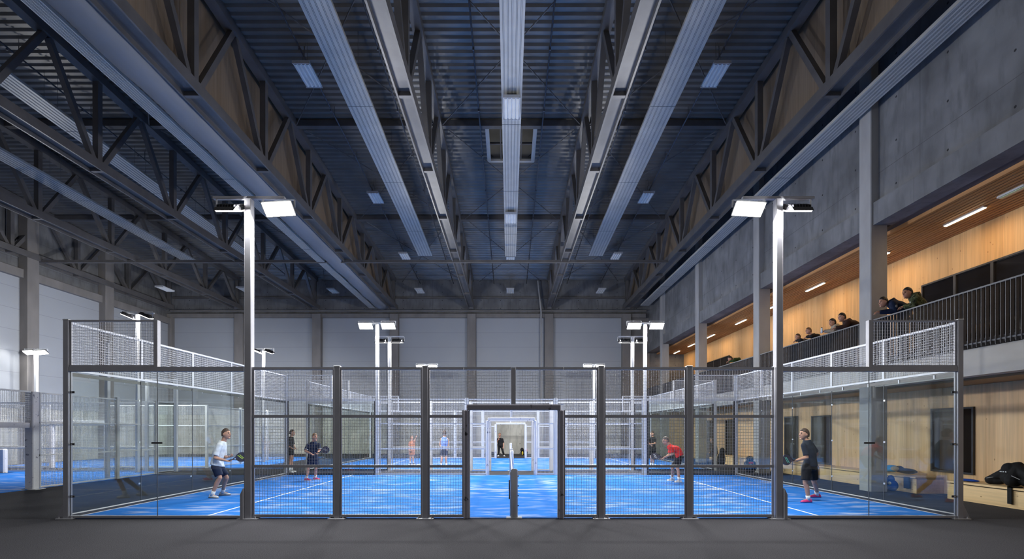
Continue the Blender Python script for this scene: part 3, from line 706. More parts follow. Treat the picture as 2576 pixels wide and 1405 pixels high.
# ------------------------------------------------------------------ benches, railings, strips
for i, (a, b, lab) in enumerate(((8.6, 13.25, 'long pine bench beside the court corner with black bags on it'),
                                 (14.25, 18.7, 'pine bench behind the first concrete column under the gallery'),
                                 (19.0, 27.4, 'low pine bench along the wall between the concrete columns'))):
    b_ = thing('bench', lab, 'bench', V((11.8, a, 0)))
    part('front_panel', MB().box(11.42, 11.46, a, b, 0, .40), 'pine_bench', b_)
    part('seat', MB().bbox(11.39, LX-.01, a, b, .425, .47, .006), 'pine_bench', b_)
    part('shadow_gap', MB().box(11.47, LX-.01, a+.02, b-.02, .40, .425), 'frame_dark', b_)
    for yy in (a, b-.04): part('end_panel', MB().box(11.46, LX-.01, yy, yy+.04, 0, .40), 'pine_bench', b_)
bay = [(8.6, 14.66, 'dark balustrade of the gallery in front of the large window, nearest bay'), (15.24, 21.26, 'dark balustrade of the gallery with the woman in beige and two boys behind it'),
       (21.84, 28.06, 'dark balustrade of the gallery below the person in green'), (28.64, 34.76, 'dark balustrade of the gallery near the far end, last full bay'), (35.34, 39.6, 'short dark balustrade at the far end of the gallery')]
RX = XR+.06
for a, b, lab in bay:
    r = thing('railing', lab, 'railing', V((RX, a, 3.66)))
    part('top_rail', MB().box(RX-.028, RX+.028, a, b, 4.965, 5.0), 'rail', r)
    part('bottom_rail', MB().box(RX-.02, RX+.02, a, b, 3.74, 3.775), 'rail', r)
    n = int((b-a)/.112); first = None
    for k in range(n+1):
        yy = a+.03+(b-a-.06)*k/n
        if first is None: first = part('baluster', MB().box(RX-.034, RX+.034, a+.025, a+.035, 3.66, 4.964), 'rail', r)
        else:
            c = first.copy(); COL.objects.link(c); c.location.y = yy-a-.03; c.parent = r
sy = [10.5, 13.85, 17.2, 20.6, 23.95, 27.2, 31.3, 34.6, 37.6]
sd = ['first warm strip light in the gallery ceiling, above the large window', 'warm strip light in the gallery ceiling just before the first concrete column', 'warm strip light half hidden behind the first concrete column',
      'warm strip light in the gallery ceiling above the man in brown', 'warm strip light half hidden behind the second concrete column', 'warm strip light in the gallery ceiling between second and third columns',
      'warm strip light in the gallery ceiling past the third column', 'warm strip light in the gallery ceiling beside the fourth column', 'last warm strip light at the far end of the gallery ceiling']
for yy, lab in zip(sy, sd):
    s_ = thing('ceiling_strip_light', lab, 'ceiling light', V((12.4, yy, GC-.03)), 'warm strip lights of the gallery')
    part('housing', MB().box(12.35, 12.45, yy-.62, yy+.62, GC-.035, GC-.001), 'white_steel', s_)
    part('lens', MB().box(12.36, 12.44, yy-.6, yy+.6, GC-.05, GC-.035), 'strip', s_)
    area('strip_glow', (12.4, yy, GC-.07), (12.4, yy, 0), .08, 1.2, 25, (1,.69,.37))
em_ = thing('ceiling_emergency_light', 'unlit greenish emergency light on the gallery slat ceiling', 'emergency light', V((12.25, 12.35, GC-.06)))
part('housing', MB().bbox(12.16, 12.34, 12.0, 12.7, GC-.06, GC-.001, .02), 'white_steel', em_); part('lens', MB().box(12.2, 12.3, 12.05, 12.65, GC-.075, GC-.06), mat('pale_green_lens', (.45,.62,.42), .3), em_)
for k in range(6):   # warm reflected light in the room under the gallery
    pass
# ------------------------------------------------------------------ roof structure
def truss(x, lab, y0=9.0, clad=False, w=.42):
    zb = 11.0
    t = thing('roof_truss', lab, 'truss', V((x, YB-.5, zb)))
    bc = MB().box(x-w/2,x-w/2+.05,y0,YB-.5,zb,zb+.32).box(x+w/2-.05,x+w/2,y0,YB-.5,zb,zb+.32).box(x-w/2+.05,x+w/2-.05,y0,YB-.5,zb+.14,zb+.18); part('bottom_chord', bc, 'truss', t)
    st = None
    part('top_chord', MB().bar((x,y0+2,roof_z(y0+2)-.16),(x,YB-.5,roof_z(YB-.5)-.16),.32,.28), 'truss', t)
    p = 4.05; ys = [YB-.7-p*k for k in range(8)]
    zt = lambda yy: roof_z(yy)-.30
    for k, yy in enumerate(ys):
        if yy < y0+1: break
        part('stiffener', MB().box(x-w/2+.052, x+w/2-.052, yy-.06, yy+.06, zb+.02, zb+.138), 'truss', t)
        part('post', MB().bar((x,yy,zb+.32),(x,yy,zt(yy)),.20,.20,V((0,1,0))), 'truss', t)
        for sg in (-1, 1):
            ye = yy+sg*p/2
            if ye > YB-.6 or ye < y0+1: continue
            part('diagonal_brace', MB().bar((x,yy+sg*.18,zb+.32),(x,ye-sg*.1,zt(ye)),.17,.17,V((1,0,0))), 'truss', t)
    return t
tl = {-2.96:'slate steel roof truss just off the centre line, on the door side of the net', 2.96:'slate steel roof truss just off the centre line, nearer the gallery',
      -8.85:'slate steel roof truss over the court side edge with plywood cladding behind', 8.85:'slate steel roof truss next to the gallery wall with plywood cladding behind',
      -14.8:'open slate steel truss crossing the dark neighbouring hall, nearest the court', -20.7:'open slate steel truss crossing the dark neighbouring hall, middle one', -25.9:'slate steel truss running along the far side wall'}
tl[-2.96] = 'inner slate roof truss to the left of the central white radiant panel'
tl[2.96] = 'inner slate roof truss to the right of the central white radiant panel'
for x, lab in tl.items(): truss(x, lab, 9.0 if abs(x) < 10 else 8.0, w=.46 if abs(x) < 5 else .55)
# plywood cladding between the outer trusses and the deck
for nm, x in (('wall_cladding_left', -9.22), ('wall_cladding_right', 9.2)):
    struct(nm, MB().add([(x-.02,9.5,11.3),(x-.02,YB-.4,11.3),(x-.02,YB-.4,roof_z(YB)-.02),(x-.02,9.5,roof_z(9.5)-.02),(x+.02,9.5,11.3),(x+.02,YB-.4,11.3),(x+.02,YB-.4,roof_z(YB)-.02),(x+.02,9.5,roof_z(9.5)-.02)],
           [(0,1,2,3),(7,6,5,4),(0,4,5,1),(3,2,6,7),(0,3,7,4),(1,5,6,2)]), 'ply')
# purlins and tie beams between the trusses
for yy in (12.6, 20.55, 28.6):
    struct('beam_purlin', MB().bar((-26,yy,roof_z(yy)-.14),(10.3,yy,roof_z(yy)-.14),.22,.24), 'truss')
struct('beam_tie', MB().bar((-26,27.6,11.02),(8.6,27.6,11.02),.12,.14), 'truss')
xs = [-20.7,-14.8,-8.85,-2.96,2.96,8.85]
for i in range(len(xs)-1):        # crossed rods under the deck
    a, b = xs[i], xs[i+1]
    for y0, y1 in ((12.8,20.35),(20.75,28.4),(28.8,38.6)):
        if i < 1: continue
        a, b = (a+.2, b-.7) if i == 1 else (a+.2, b-.2); r = MB().tube((a,y0,roof_z(y0)-.24),(b,y1,roof_z(y1)-.24),.022,.022,6); r.tube((b,y0,roof_z(y0)-.27),(a,y1,roof_z(y1)-.27),.022,.022,6)
        single('bracing_rods', r, 'truss', 'thin crossed steel bracing rods under the deck, %s bay, %s row' % (('', 'dark side hall', 'left outer', 'central', 'right outer')[i], {12.8:'front', 20.75:'middle', 28.8:'rear'}[y0]), 'bracing', 'crossed bracing rods')
for i, x in enumerate((-6.9,-4.35,-1.25,1.25,4.35,6.9,-12.6,-16.4)):
    n_ = ('outermost pipe over the left bay','inner pipe over the left bay','pipe left of the central radiant panel','pipe right of the central radiant panel','inner pipe over the right bay','outermost pipe over the right bay','pipe over the dark side hall beside the divider','pipe over the middle of the dark side hall')[i]
    p = thing('sprinkler_pipe', 'thin dark sprinkler pipe under the roof, '+n_, 'pipe', V((x, YB-.6, roof_z(YB)-.42)))
    part('pipe', MB().tube((x,11.5,roof_z(11.5)-.36),(x,YB-.3,roof_z(YB-.3)-.36),.028,.028,8), 'rail', p, True)
    for k in range(9):
        yy = 13.5+k*2.9; part('sprinkler_head', MB().tube((x,yy,roof_z(yy)-.36),(x,yy,roof_z(yy)-.46),.02,.032,8), 'rail', p); part('hanger', MB().tube((x,yy+.4,roof_z(yy+.4)-.36),(x,yy+.4,roof_z(yy+.4)),.012,.012,6), 'rail', p)
def radiant(x, w, y0, y1, z0, z1, lab, hang=True):
    t = thing('radiant_panel', lab, 'radiant ceiling panel', V((x, y1, z1)))
    part('panel', MB().add([(x+sx*w/2,yy,zz+dz) for yy, zz in ((y0,z0),(y1,z1)) for sx, dz in ((-1,0),(1,0),(1,.09),(-1,.09))], [(0,3,2,1),(4,5,6,7),(0,1,5,4),(1,2,6,5),(2,3,7,6),(3,0,4,7)]), 'panel', t)
    g = MB()
    for k in range(5):
        xx = x+w*(-.36+.18*k)
        for o in (-.016, .016): g.bar((xx+o,y0,z0-.002),(xx+o,y1-.02,z1-.002),.007,.006)
    part('groove', g, 'seamdark', t)
    for k in range(1, 4):
        f = k/4+.07; yy, zz = lerp(y0,y1,f), lerp(z0,z1,f); part('joint', MB().bar((x-w/2,yy,zz-.002),(x+w/2,yy,zz-.002),.006,.012), 'seamdark', t)
    for k in range(5):
        f = .03+k*.233; yy, zz = lerp(y0,y1,f), lerp(z0,z1,f)
        if hang: part('hanger', MB().tube((x-w*.3,yy,zz+.09),(x-w*.3,yy,roof_z(yy)),.006,.006,6).tube((x+w*.3,yy,zz+.09),(x+w*.3,yy,roof_z(yy)),.006,.006,6), 'rail', t)
    part('end_cap', MB().box(x-w/2-.005, x+w/2+.005, y1-.02, y1+.02, z1-.01, z1+.10), 'seamdark', t)
def two_pt(u0, v0, u1, v1, x):
    """a straight run at side distance x, from where it leaves the photo top to its far end"""
    ya, yb = x*F/(u0-U0), x*F/(u1-U0); return ya, yb, EYE-(v0-V0)/F*ya, EYE-(v1-V0)/F*yb
radiant(0.0, .66, 11.6, 30.9, 12.6, 12.42, 'central white ribbed radiant panel hanging along the middle of the roof')
for x, lab in ((-5.2,'white ribbed radiant panel hanging on the left of the central one'), (5.2,'white ribbed radiant panel hanging on the right of the central one')):
    radiant(x, .86, 11.0, 30.9, 13.15, 12.45, lab)
radiant(-16.3, .8, 13.0, 31.5, 13.15, 12.6, 'white ribbed radiant panel in the dark side hall, nearer the divider')
radiant(-20.2, .8, 13.0, 31.9, 12.8, 12.45, 'white ribbed radiant panel in the dark side hall, farther from the court')
radiant(9.98, .62, 9.6, 37.5, 11.05, 11.05, 'white ribbed radiant panel running tight along the concrete gallery wall', True)
radiant(-10.35, .42, 9.4, 37.8, 11.0, 10.95, 'narrow white ribbed radiant panel beside the rolled grey divider curtain', True)
cu = thing('divider_curtain', 'long rolled up grey divider curtain along the outer left truss', 'curtain', V((-9.6, 24, 10.7)))
rr = []
for k in range(40):
    yy = 9.2+k*.735; wv = .02*math.sin(k*1.7)+.012*math.sin(k*.6)
    rr.append([(-9.62+math.cos(a)*(.44+wv), yy, 11.12+math.sin(a)*(.30+wv)) for a in [2*PI*i/20 for i in range(20)]])
part('fabric_roll', MB().loft(rr), 'curtain', cu, True)
for k in range(7): part('strap', MB().box(-9.64, -9.6, 11+k*4.2, 11.06+k*4.2, 11.3, roof_z(11+k*4.2)-.1), 'rail', cu)
# roof light
sk = thing('roof_window', 'dark square roof window behind the central radiant panel', 'roof window', V((0, 21.9, roof_z(21.9)-.1)))
fz = lambda yy: roof_z(yy)-.03
fr = MB(); fr.bar((-1.0,20.8,fz(20.8)),(-1.0,23.2,fz(23.2)),.16,.14); fr.bar((1.0,20.8,fz(20.8)),(1.0,23.2,fz(23.2)),.16,.14); fr.bar((-1.08,23.2,fz(23.2)),(1.08,23.2,fz(23.2)),.16,.14); fr.bar((-1.08,20.8,fz(20.8)),(1.08,20.8,fz(20.8)),.16,.14)
part('frame', fr, 'panel', sk)
part('pane', MB().add([(-.92,20.88,fz(20.88)+.02),(.92,20.88,fz(20.88)+.02),(.92,23.12,fz(23.12)+.02),(-.92,23.12,fz(23.12)+.02)], [(0,1,2,3)]), 'darkglass', sk)
part('bar', MB().bar((-.92,22,fz(22)),(.92,22,fz(22)),.07,.05).bar((-.45,20.9,fz(20.9)),(-.45,23.1,fz(23.1)),.05,.05).bar((.45,20.9,fz(20.9)),(.45,23.1,fz(23.1)),.05,.05), 'truss', sk)
# pendant hall lamps, switched off
def lamp_proto(loc, lab, cl=1.0):
    t = thing('hall_lamp', lab, 'hall lamp', V(loc), 'switched off ribbed hall lamps'); x, y, z = loc
    part('housing', MB().bbox(x-.27, x+.27, y-.55, y+.55, z, z+.07, .01), 'white_steel', t)
    for k in range(4): part('diffuser', MB().loft([[V((x-.195+.13*k+math.cos(a)*.052, yy, z-.001+min(0,math.sin(a))*.035)) for a in [PI+PI*i/8 for i in range(9)]] for yy in (y-.52, y+.52)]), 'diffuser', t)
    for ye in (y-.575, y+.55): part('end_bar', MB().box(x-.28,x+.28,ye,ye+.025,z-.03,z+.075), 'galv', t)
    for sx in (-.1, .1): part('cord', MB().tube((x+sx,y-.3,z+.07),(x+sx*.3,y-.1,z+cl),.006,.006,6), 'rail', t)
    return t
lamps = []
for yy, zz, row in ((16.6,13.45,'first'),(25.0,13.3,'second'),(31.9,12.8,'third'),(37.3,12.1,'last')):
    for x, sd_ in ((-6.7,'over the left bay'),(0.0,'on the centre line'),(6.7,'over the right bay')):
        lamps.append(((x, yy, (zz if x else 12.6-.18*(yy-11.6)/19.3-.19) if yy < 30 else (zz if x else 12.6) if yy < 35 else zz), '%s row of hanging switched off hall lamps, the one %s' % (row, sd_)))
lamps += [((-13.1,37.3,12.1),'last row of hanging hall lamps, beyond the divider curtain'), ((-19.7,37.3,12.2),'last row of hanging hall lamps, beyond the middle open truss'), ((-23.0,33.6,11.2),'hanging hall lamp over the far corner of the dark side hall')]
p0 = None
for loc, lab in lamps:
    if loc[0] == 0 and loc[1] < 30: lamp_proto(loc, lab, .16)
    elif p0 is None: p0 = lamp_proto(loc, lab)
    else: copy_tree(p0, loc, lab, 'switched off ribbed hall lamps')
# downpipe on the back wall
single('downpipe', MB().tube((2.35,YB-.56,0),(2.35,YB-.56,10.9),.06,.06,8).tube((2.35,YB-.56,10.9),(2.1,YB-.56,13.2),.06,.06,8), 'conc_col', 'grey downpipe on the back wall beside a concrete column', 'pipe')
# ------------------------------------------------------------------ courts
def wires_y(mb, y, x0, x1, z0, z1, t=.006, sp=.052, sz=.06):
    n = max(1, round((x1-x0)/sp)); m_ = max(1, round((z1-z0)/sz))
    for i in range(1, n): x = x0+(x1-x0)*i/n; mb.wire((x,y-t/2,z0),(x,y-t/2,z1),t)
    for j in range(1, m_): z = z0+(z1-z0)*j/m_; mb.wire((x0,y+t/2,z),(x1,y+t/2,z),t)
    return mb
def wires_x(mb, x, y0, y1, z0, z1, t=.006, sp=.052, sz=.06):
    n = max(1, round((y1-y0)/sp)); m_ = max(1, round((z1-z0)/sz))
    for i in range(1, n): y = y0+(y1-y0)*i/n; mb.wire((x-t/2,y,z0),(x-t/2,y,z1),t)
    for j in range(1, m_): z = z0+(z1-z0)*j/m_; mb.wire((x+t/2,y0,z),(x+t/2,y1,z),t)
    return mb
def mesh_panel_y(lab, y, x0, x1, rails, mats='steel', grp=None, sp=.052, sz=.06, t=.0052, rh=.055, last=None, rh0=None):
    """welded mesh bay in the plane y: rails is a list of heights, mesh between them"""
    th = thing('mesh_panel', lab, 'fence panel', V(((x0+x1)/2, y, rails[0])), grp)
    for z in rails: part('rail', MB().box(x0, x1, y-.03, y+.03, z, z+(rh0 if rh0 and z == rails[0] else rh)), mats, th)
    for s_ in (x0, x1-.03):
        if last == 0: continue
        zt = 2.19 if (last == 1 and s_ > x0) or (last == -1 and s_ == x0) else rails[-1]
        part('stile', MB().box(s_, s_+.03, y-.018, y+.018, rails[0]+rh, zt), mats, th)
    for a, b in zip(rails[:-1], rails[1:]): part('wire_mesh', wires_y(MB(), y, x0+(.0 if last == 0 and x0 < -.5 else .0 if last == -1 else .03), x1+(.0 if last in (0, 1) and abs(x1) > .5 else -.03), a+(rh0 or rh), b, t, sp, sz), 'wire' if mats == 'steel' else mats, th)
    return th
def glass_pane_y(lab, y, x0, x1, z0=.06, z1=2.96, grp=None, joints=(), gasket=None):
    th = thing('glass_panel', lab, 'glass panel', V(((x0+x1)/2, y, 0)), grp)
    part('pane', MB().box(x0+.006, x1-.006, y-.006, y+.006, z0, z1), 'glass', th)
    part('bottom_rail', MB().box(x0, x1, y-.035, y+.035, .016, z0-.002), 'steel', th)
    part('edge', MB().box(x0, x0+.0055, y-.007, y+.007, z0, z1).box(x1-.0055, x1, y-.007, y+.007, z0, z1), 'rail', th)
    if gasket:
        part('gasket', MB().box(x0+.006,x1-.006,y-.012,y-.0065,z1-.05,z1) if gasket == 2 else MB().box(*gasket, y-.03, y-.0065, z0, z1), 'frame_dark', th)
        part('kerb', MB().box(x0, x1, y-.05, y-.036, .016, .10), 'frame_dark', th)
    for xx in joints:
        for z in (.45, 1.5, 2.55):
            part('clamp', MB().bbox(xx-.045, xx+.045, y-.03, y-.0065, z-.022, z+.022, .006), 'lampblack', th)
            part('clamp_bolt', MB().tube((xx,y-.042,z),(xx,y-.03,z),.013,.013,8), 'galv', th)
    return th
def glass_pane_x(lab, x, y0, y1, grp=None, matr='white_steel', meshsp=(.06,.065), mesh=True, z1=2.96):
    sg = 1 if x > 0 else -1
    th = thing('glass_panel', lab, 'glass panel', V((x, (y0+y1)/2, 0)), grp)
    part('pane', MB().box(x-.006, x+.006, y0+.006, y1-.006, .09, z1), 'glass', th)
    part('edge', MB().box(x-.007, x+.007, y0, y0+.0055, .09, z1).box(x-.007, x+.007, y1-.0055, y1, .09, z1), 'rail', th)
    part('bottom_rail', MB().box(x-.04, x+.04, y0, y1, .016, .072), 'frame_dark', th); part('sill_strip', MB().box(x-.018, x+.018, y0, y1, .072, .089), matr, th); part('kerb_edge', MB().box(x-.06, x-.041, y0, y1, .0155, .024) if x > 0 else MB().box(x+.041, x+.06, y0, y1, .0155, .024), matr, th)
    part('clip_rail', MB().box(x-.02, x-.0065, y0, y1, 2.885, 2.955), 'frame_dark', th)
    for yy in (y0+.5, y1-.5): part('clip', MB().bbox(x-.03, x-.0205, yy-.02, yy+.02, 2.87, 2.955, .003), 'white_steel', th)
    for z in (.5, 1.5, 2.5):
        part('clamp', MB().bbox(x-.022, x-.0065, y1-.07, y1-.008, z-.02, z+.02, .004), 'galv', th)
    return th
def mesh_panel_x(lab, x, y0, y1, z0, z1, matr='white_steel', grp=None, sp=.052, sz=.055, t=.0065, rails=()):
    th = thing('mesh_panel', lab, 'fence panel', V((x, (y0+y1)/2, z0)), grp)
    for z in [z0, *rails, z1-.045]: part('rail', MB().box(x-.022, x+.022, y0, y1, z, z+.045), matr, th)
    for yy in (y0, y1-.035): part('stile', MB().box(x-.02, x+.02, yy, yy+.035, z0+.045, z1-.045), matr, th)
    part('wire_mesh', wires_x(MB(), x, y0+.035, y1-.035, z0+.045, z1-.045, t, sp, sz), matr, th)
    return th
def post(lab, x, y, h, w=.115, d=.10, matr='steel', grp=None, name='fence_post', plate=True):
    t = thing(name, lab, 'post', V((x, y, 0)), grp)
    part('upright', MB().bbox(x-w/2, x+w/2, y-d/2, y+d/2, .012, h, .008), matr, t)
    if plate:
        part('base_plate', MB().bbox(x-.17, x+.17, y-.10, y+.10, .0, .012, .002), 'galv', t)
        for sx in (-.13, .13): part('anchor_bolt', MB().tube((x+sx,y-.05,.012),(x+sx,y-.05,.045),.014,.014,8), 'galv', t)
    part('cap', MB().bbox(x-w/2-.004, x+w/2+.004, y-d/2-.004, y+d/2+.004, h, h+.02, .004), 'white_steel', t)
    return t
def flood(t, c, aim, w=.56, lens='flood', power=300, d=.30, light=True, tgt=None, laim=None):
    """one floodlight head hanging under the crossbar: housing, fins, yoke, lens; aim = direction the lens looks"""
    aim = V(aim).normalized(); xa = V((1,0,0)); xa = (xa-aim*xa.dot(aim)).normalized(); up = aim.cross(xa).normalized()
    c = V(c); R = lambda x, y, z: c+xa*x+up*y-aim*z
    hd = MB(); hd.add([R(-w/2,-d/2,0),R(w/2,-d/2,0),R(w/2,d/2,0),R(-w/2,d/2,0),R(-w/2*.9,-d/2*.8,.06),R(w/2*.9,-d/2*.8,.06),R(w/2*.9,d/2*.8,.06),R(-w/2*.9,d/2*.8,.06)], [(0,3,2,1),(4,5,6,7),(0,1,5,4),(1,2,6,5),(2,3,7,6),(3,0,4,7)])
    h = part('floodlight_head', hd, 'lampblack', t)
    fi = MB()
    for k in range(9):
        xx = -w*.4+w*.1*k; fi.add([R(xx-.006,-d*.36,.06),R(xx+.006,-d*.36,.06),R(xx+.006,d*.36,.06),R(xx-.006,d*.36,.06),R(xx-.006,-d*.3,.10),R(xx+.006,-d*.3,.10),R(xx+.006,d*.3,.10),R(xx-.006,d*.3,.10)], [(4,5,6,7),(0,1,5,4),(1,2,6,5),(2,3,7,6),(3,0,4,7)])
    part('cooling_fin', fi, 'lampblack', h)
    ln = MB()
    ln.add([R(-w/2*.94,-d/2*.88,-.006),R(w/2*.94,-d/2*.88,-.006),R(w/2*.94,d/2*.88,-.006),R(-w/2*.94,d/2*.88,-.006),R(-w/2*.9,-d/2*.8,-.03),R(w/2*.9,-d/2*.8,-.03),R(w/2*.9,d/2*.8,-.03),R(-w/2*.9,d/2*.8,-.03)], [(0,3,2,1),(4,5,6,7),(0,1,5,4),(1,2,6,5),(2,3,7,6),(3,0,4,7)])
    part('lens', ln, lens, h)
    yk = MB(); zt = c.z+.20
    for sg in (-1, 1):
        a = R(sg*(w/2+.01), 0, .03); yk.bar(a, V((a.x, a.y, zt)), .03, .012)
    a0, a1 = R(-(w/2+.01),0,.03), R(w/2+.01,0,.03); yk.bar(V((a0.x,a0.y,zt)), V((a1.x,a1.y,zt)), .03, .012)
    part('yoke', yk, 'galv', h)
    if light:
        area('flood_beam', c+aim*.06, c+(V(laim) if laim else aim)*5, w*.9, d*.8, power)
def light_pole(lab, x, y, h, heads, matr='steel', w=.135, cross=.72, stiff=True, name='light_pole', grp=None):
    t = thing(name, lab, 'light pole', V((x, y, 0)), grp)
    part('pole', MB().bbox(x-w/2, x+w/2, y-.075, y+.075, .012, h, .01), matr, t)
    part('base_plate', MB().bbox(x-.2, x+.2, y-.12, y+.12, 0, .012, .002), 'galv', t)
    if stiff:
        sg = -1 if x < 0 else 1
        st = MB(); xo = x+sg*w/2
        ya_, yb_ = y-.13, y-.04; st.add([(xo,ya_,.012),(xo+sg*.055,ya_,.012),(xo+sg*.055,ya_,.50),(xo,ya_,.62),(xo,yb_,.012),(xo+sg*.055,yb_,.012),(xo+sg*.055,yb_,.50),(xo,yb_,.62)], [(0,1,2,3),(7,6,5,4),(0,4,5,1),(1,5,6,2),(2,6,7,3),(3,7,4,0)])
        part('stiffener', st, matr, t)
        for sx in (-.15, .15): part('anchor_bolt', MB().tube((x+sx,y-.06,.012),(x+sx,y-.06,.05),.016,.016,8), 'galv', t)
    part('crossbar', MB().box(x-cross, x+cross, y-.04, y+.04, h, h+.05), matr, t)
    for hd in heads: flood(t, **hd)
    return t
def fence_line(y, tag_, near, posts_mat='steel', detail=True):
    """one long side of a court in the plane y, as in the photo: glass bays, light poles elsewhere, mesh, gate"""
    px = [-3.55, -1.775, 1.775, 3.55]; LP = 5.33; wm = posts_mat
    od = ('first', 'second', 'third', 'fourth')
    for x, o in zip(px, od): post('%s %s post from the left, %s' % (o, 'grey' if near and wm == 'steel' else 'white', tag_), x, y, 3.06, matr=wm, plate=detail)
    sp, sz = (.052,.06)
    R4 = [.03, 1.03, 2.035, 3.0]
    kw = dict(mats=wm, sp=sp, sz=sz, t=.0052 if near and wm == 'steel' else .0036)
    mesh_panel_y('mesh between left light pole and first post, %s' % tag_, y, -LP+.075, px[0]-.06, R4, **kw)
    mesh_panel_y('mesh between first and second posts, %s' % tag_, y, px[0]+.06, px[1]-.06, R4, **kw)
    mesh_panel_y('narrow mesh left of the gate opening, %s' % tag_, y, px[1]+.06, -1.0, R4, last=1, **kw)
    mesh_panel_y('narrow mesh right of the gate opening, %s' % tag_, y, 1.02, px[2]-.06, R4, last=-1, **kw)
    mesh_panel_y('mesh between third and fourth posts, %s' % tag_, y, px[2]+.06, px[3]-.06, R4, **kw)
    mesh_panel_y('mesh between fourth post and right light pole, %s' % tag_, y, px[3]+.06, LP-.075, R4, **kw)
    mesh_panel_y('left half of the mesh above the gate, %s' % tag_, y, -.995, -.045, [2.302, 3.0], rh0=.004, last=0, **kw)
    mesh_panel_y('right half of the mesh above the gate, %s' % tag_, y, .055, 1.015, [2.302, 3.0], rh0=.004, last=0, **kw)
    pad = 'pad_dark' if near and wm == 'steel' else 'pad_white'
    g = thing('gate_frame', '%s padded gate frame standing open in the %s' % ('dark scuffed' if pad == 'pad_dark' else 'white scuffed', tag_), 'gate frame', V((0, y, 0)))
    for s_ in (-.945, .965): part('jamb_padding', MB().bbox(s_-.05, s_+.05, y-.09, y+.09, .012, 2.19, .02), pad, g)
    part('lintel_padding', MB().bbox(-.935, .955, y-.085, y+.085, 2.19, 2.30, .015), pad, g)
    part('mullion', MB().box(-.04, .05, y-.025, y+.025, 2.305, 3.05), wm, g)
    part('inner_stop', MB().box(-.894, -.872, y-.03, y+.03, .012, 2.188).box(.893, .914, y-.03, y+.03, .012, 2.188), 'white_steel', g)
    for s_, w_ in ((-1, 'left'), (1, 'right')):
        xa, xb = sorted((s_*(LP+.1), s_*(HX-.06))); xm = (xa+xb)/2
        ins, outs = ('inner', 'outer') if s_ < 0 else ('inner', 'outer')
        a = (xm, xb) if s_ > 0 else (xa, xm)
        b = (xa, xm) if s_ > 0 else (xm, xb)
        gk = lambda x_: None if near else (x_-.025, x_+.025)
        glass_pane_y('glass panel at the %s corner, %s' % (w_, tag_), y, a[0], a[1], gasket=gk(a[1]-.03 if s_ > 0 else a[0]+.03), joints=((a[1]-.05,) if s_ > 0 else (a[0]+.05,)) if detail else ())
        gb = glass_pane_y('glass panel beside the %s light pole, %s' % (w_, tag_), y, b[0], b[1], gasket=gk(b[0]+.03 if s_ > 0 else b[1]-.03))
        if near: part('clamp', MB().bbox(xm-.11, xm+.11, y-.03, y-.0078, 1.51, 1.545, .006), 'lampblack', gb)
        single('top_rail', MB().box(xa, xb, y-.05, y+.05, 2.965, 3.06), wm, 'steel rail topping the %s glass, %s' % (w_, tag_), 'rail')
        xe = s_*7.19
        mesh_panel_y('raised corner mesh above the %s glass of the %s' % (w_, tag_), y, min(xe+s_*.035, s_*(HX-.06)), max(xe+s_*.035, s_*(HX-.06)), [3.062, 3.97], mats=wm, rh=.035)
        q = single('fence_post', MB().bbox(xe-.035, xe+.035, y-.05, y+.05, 3.06, 4.0, .005), 'white_steel' if wm != 'steel' else 'steel', 'short post ending the %s raised corner mesh, %s' % (w_, tag_), 'post')
        cp = post('tall corner post at the %s end of the %s' % (w_, tag_), s_*(HX+.0), y, 4.0, .11, .11, wm, plate=detail, name='corner_post')
        if detail and near:
            xo = s_*(HX+.055)
            part('corner_gusset', MB().add([(xo,y-.02,.012),(xo+s_*.16,y-.02,.012),(xo,y-.02,.34),(xo,y+.02,.012),(xo+s_*.16,y+.02,.012),(xo,y+.02,.34)], [(0,1,2),(5,4,3),(0,3,4,1),(1,4,5,2),(2,5,3,0)]), wm, cp)
def end_wall(x, ya, yb, tag_, side):
    ys = [ya+.06+(yb-ya-.12)*k/5 for k in range(6)]; od = ('first','second','third','fourth','fifth')
    for k in range(5):
        glass_pane_x('%s clear glass panel from the front of the %s end wall, %s' % (od[k], side, tag_), x, ys[k], ys[k+1])
        mesh_panel_x('%s white upper mesh from the front of the %s end wall, %s' % (od[k], side, tag_), x, ys[k], ys[k+1], 2.98, 3.98)
DN = lambda dx, dy, dz: V((dx, dy, dz))
# main court
fence_line(Y1, 'front fence', True)
fence_line(Y2, 'far main court fence', False, 'white_steel', False)
end_wall(-HX, Y1, Y2, 'main court', 'left'); end_wall(HX, Y1, Y2, 'main court', 'right')
# rear court
fence_line(Y3, 'near rear court fence', False, 'white_steel', False)
fence_line(Y4, 'far rear court fence', False, 'white_steel', False)
end_wall(-HX, Y3, Y4, 'rear court', 'left'); end_wall(HX, Y3, Y4, 'rear court', 'right')
PF = 580
def heads(x, y, z, spec):
    return [dict(c=(x+dx, y+dy, z), aim=a[0] if len(a) == 2 else a, laim=a[1] if len(a) == 2 else None, lens=l, power=p, w=w_, d=.34) for dx, dy, a, l, p, w_ in spec]
A_B = ((0,.55,-1),(.95,.75,-.7)); A_BR = ((0,.55,-1),(-.95,.75,-.7))          # looking away from the viewer, into the court
light_pole('tall floodlight pole at the left glass bay of the front fence', -5.33, Y1, 6.44, heads(-5.33, Y1, 6.24, [(-.36,0,A_B,'flood_dim',PF,.56),(.60,-.02,(.14,-.75,-1),'flood',PF*.6,.60)]))
light_pole('tall floodlight pole at the right glass bay of the front fence', 5.35, Y1, 6.44, heads(5.35, Y1, 6.24, [(.36,0,A_BR,'flood_dim',PF,.56),(-.60,-.02,(-.14,-.75,-1),'flood',PF*.6,.60)]))
A_F = (0, -.72, -1)
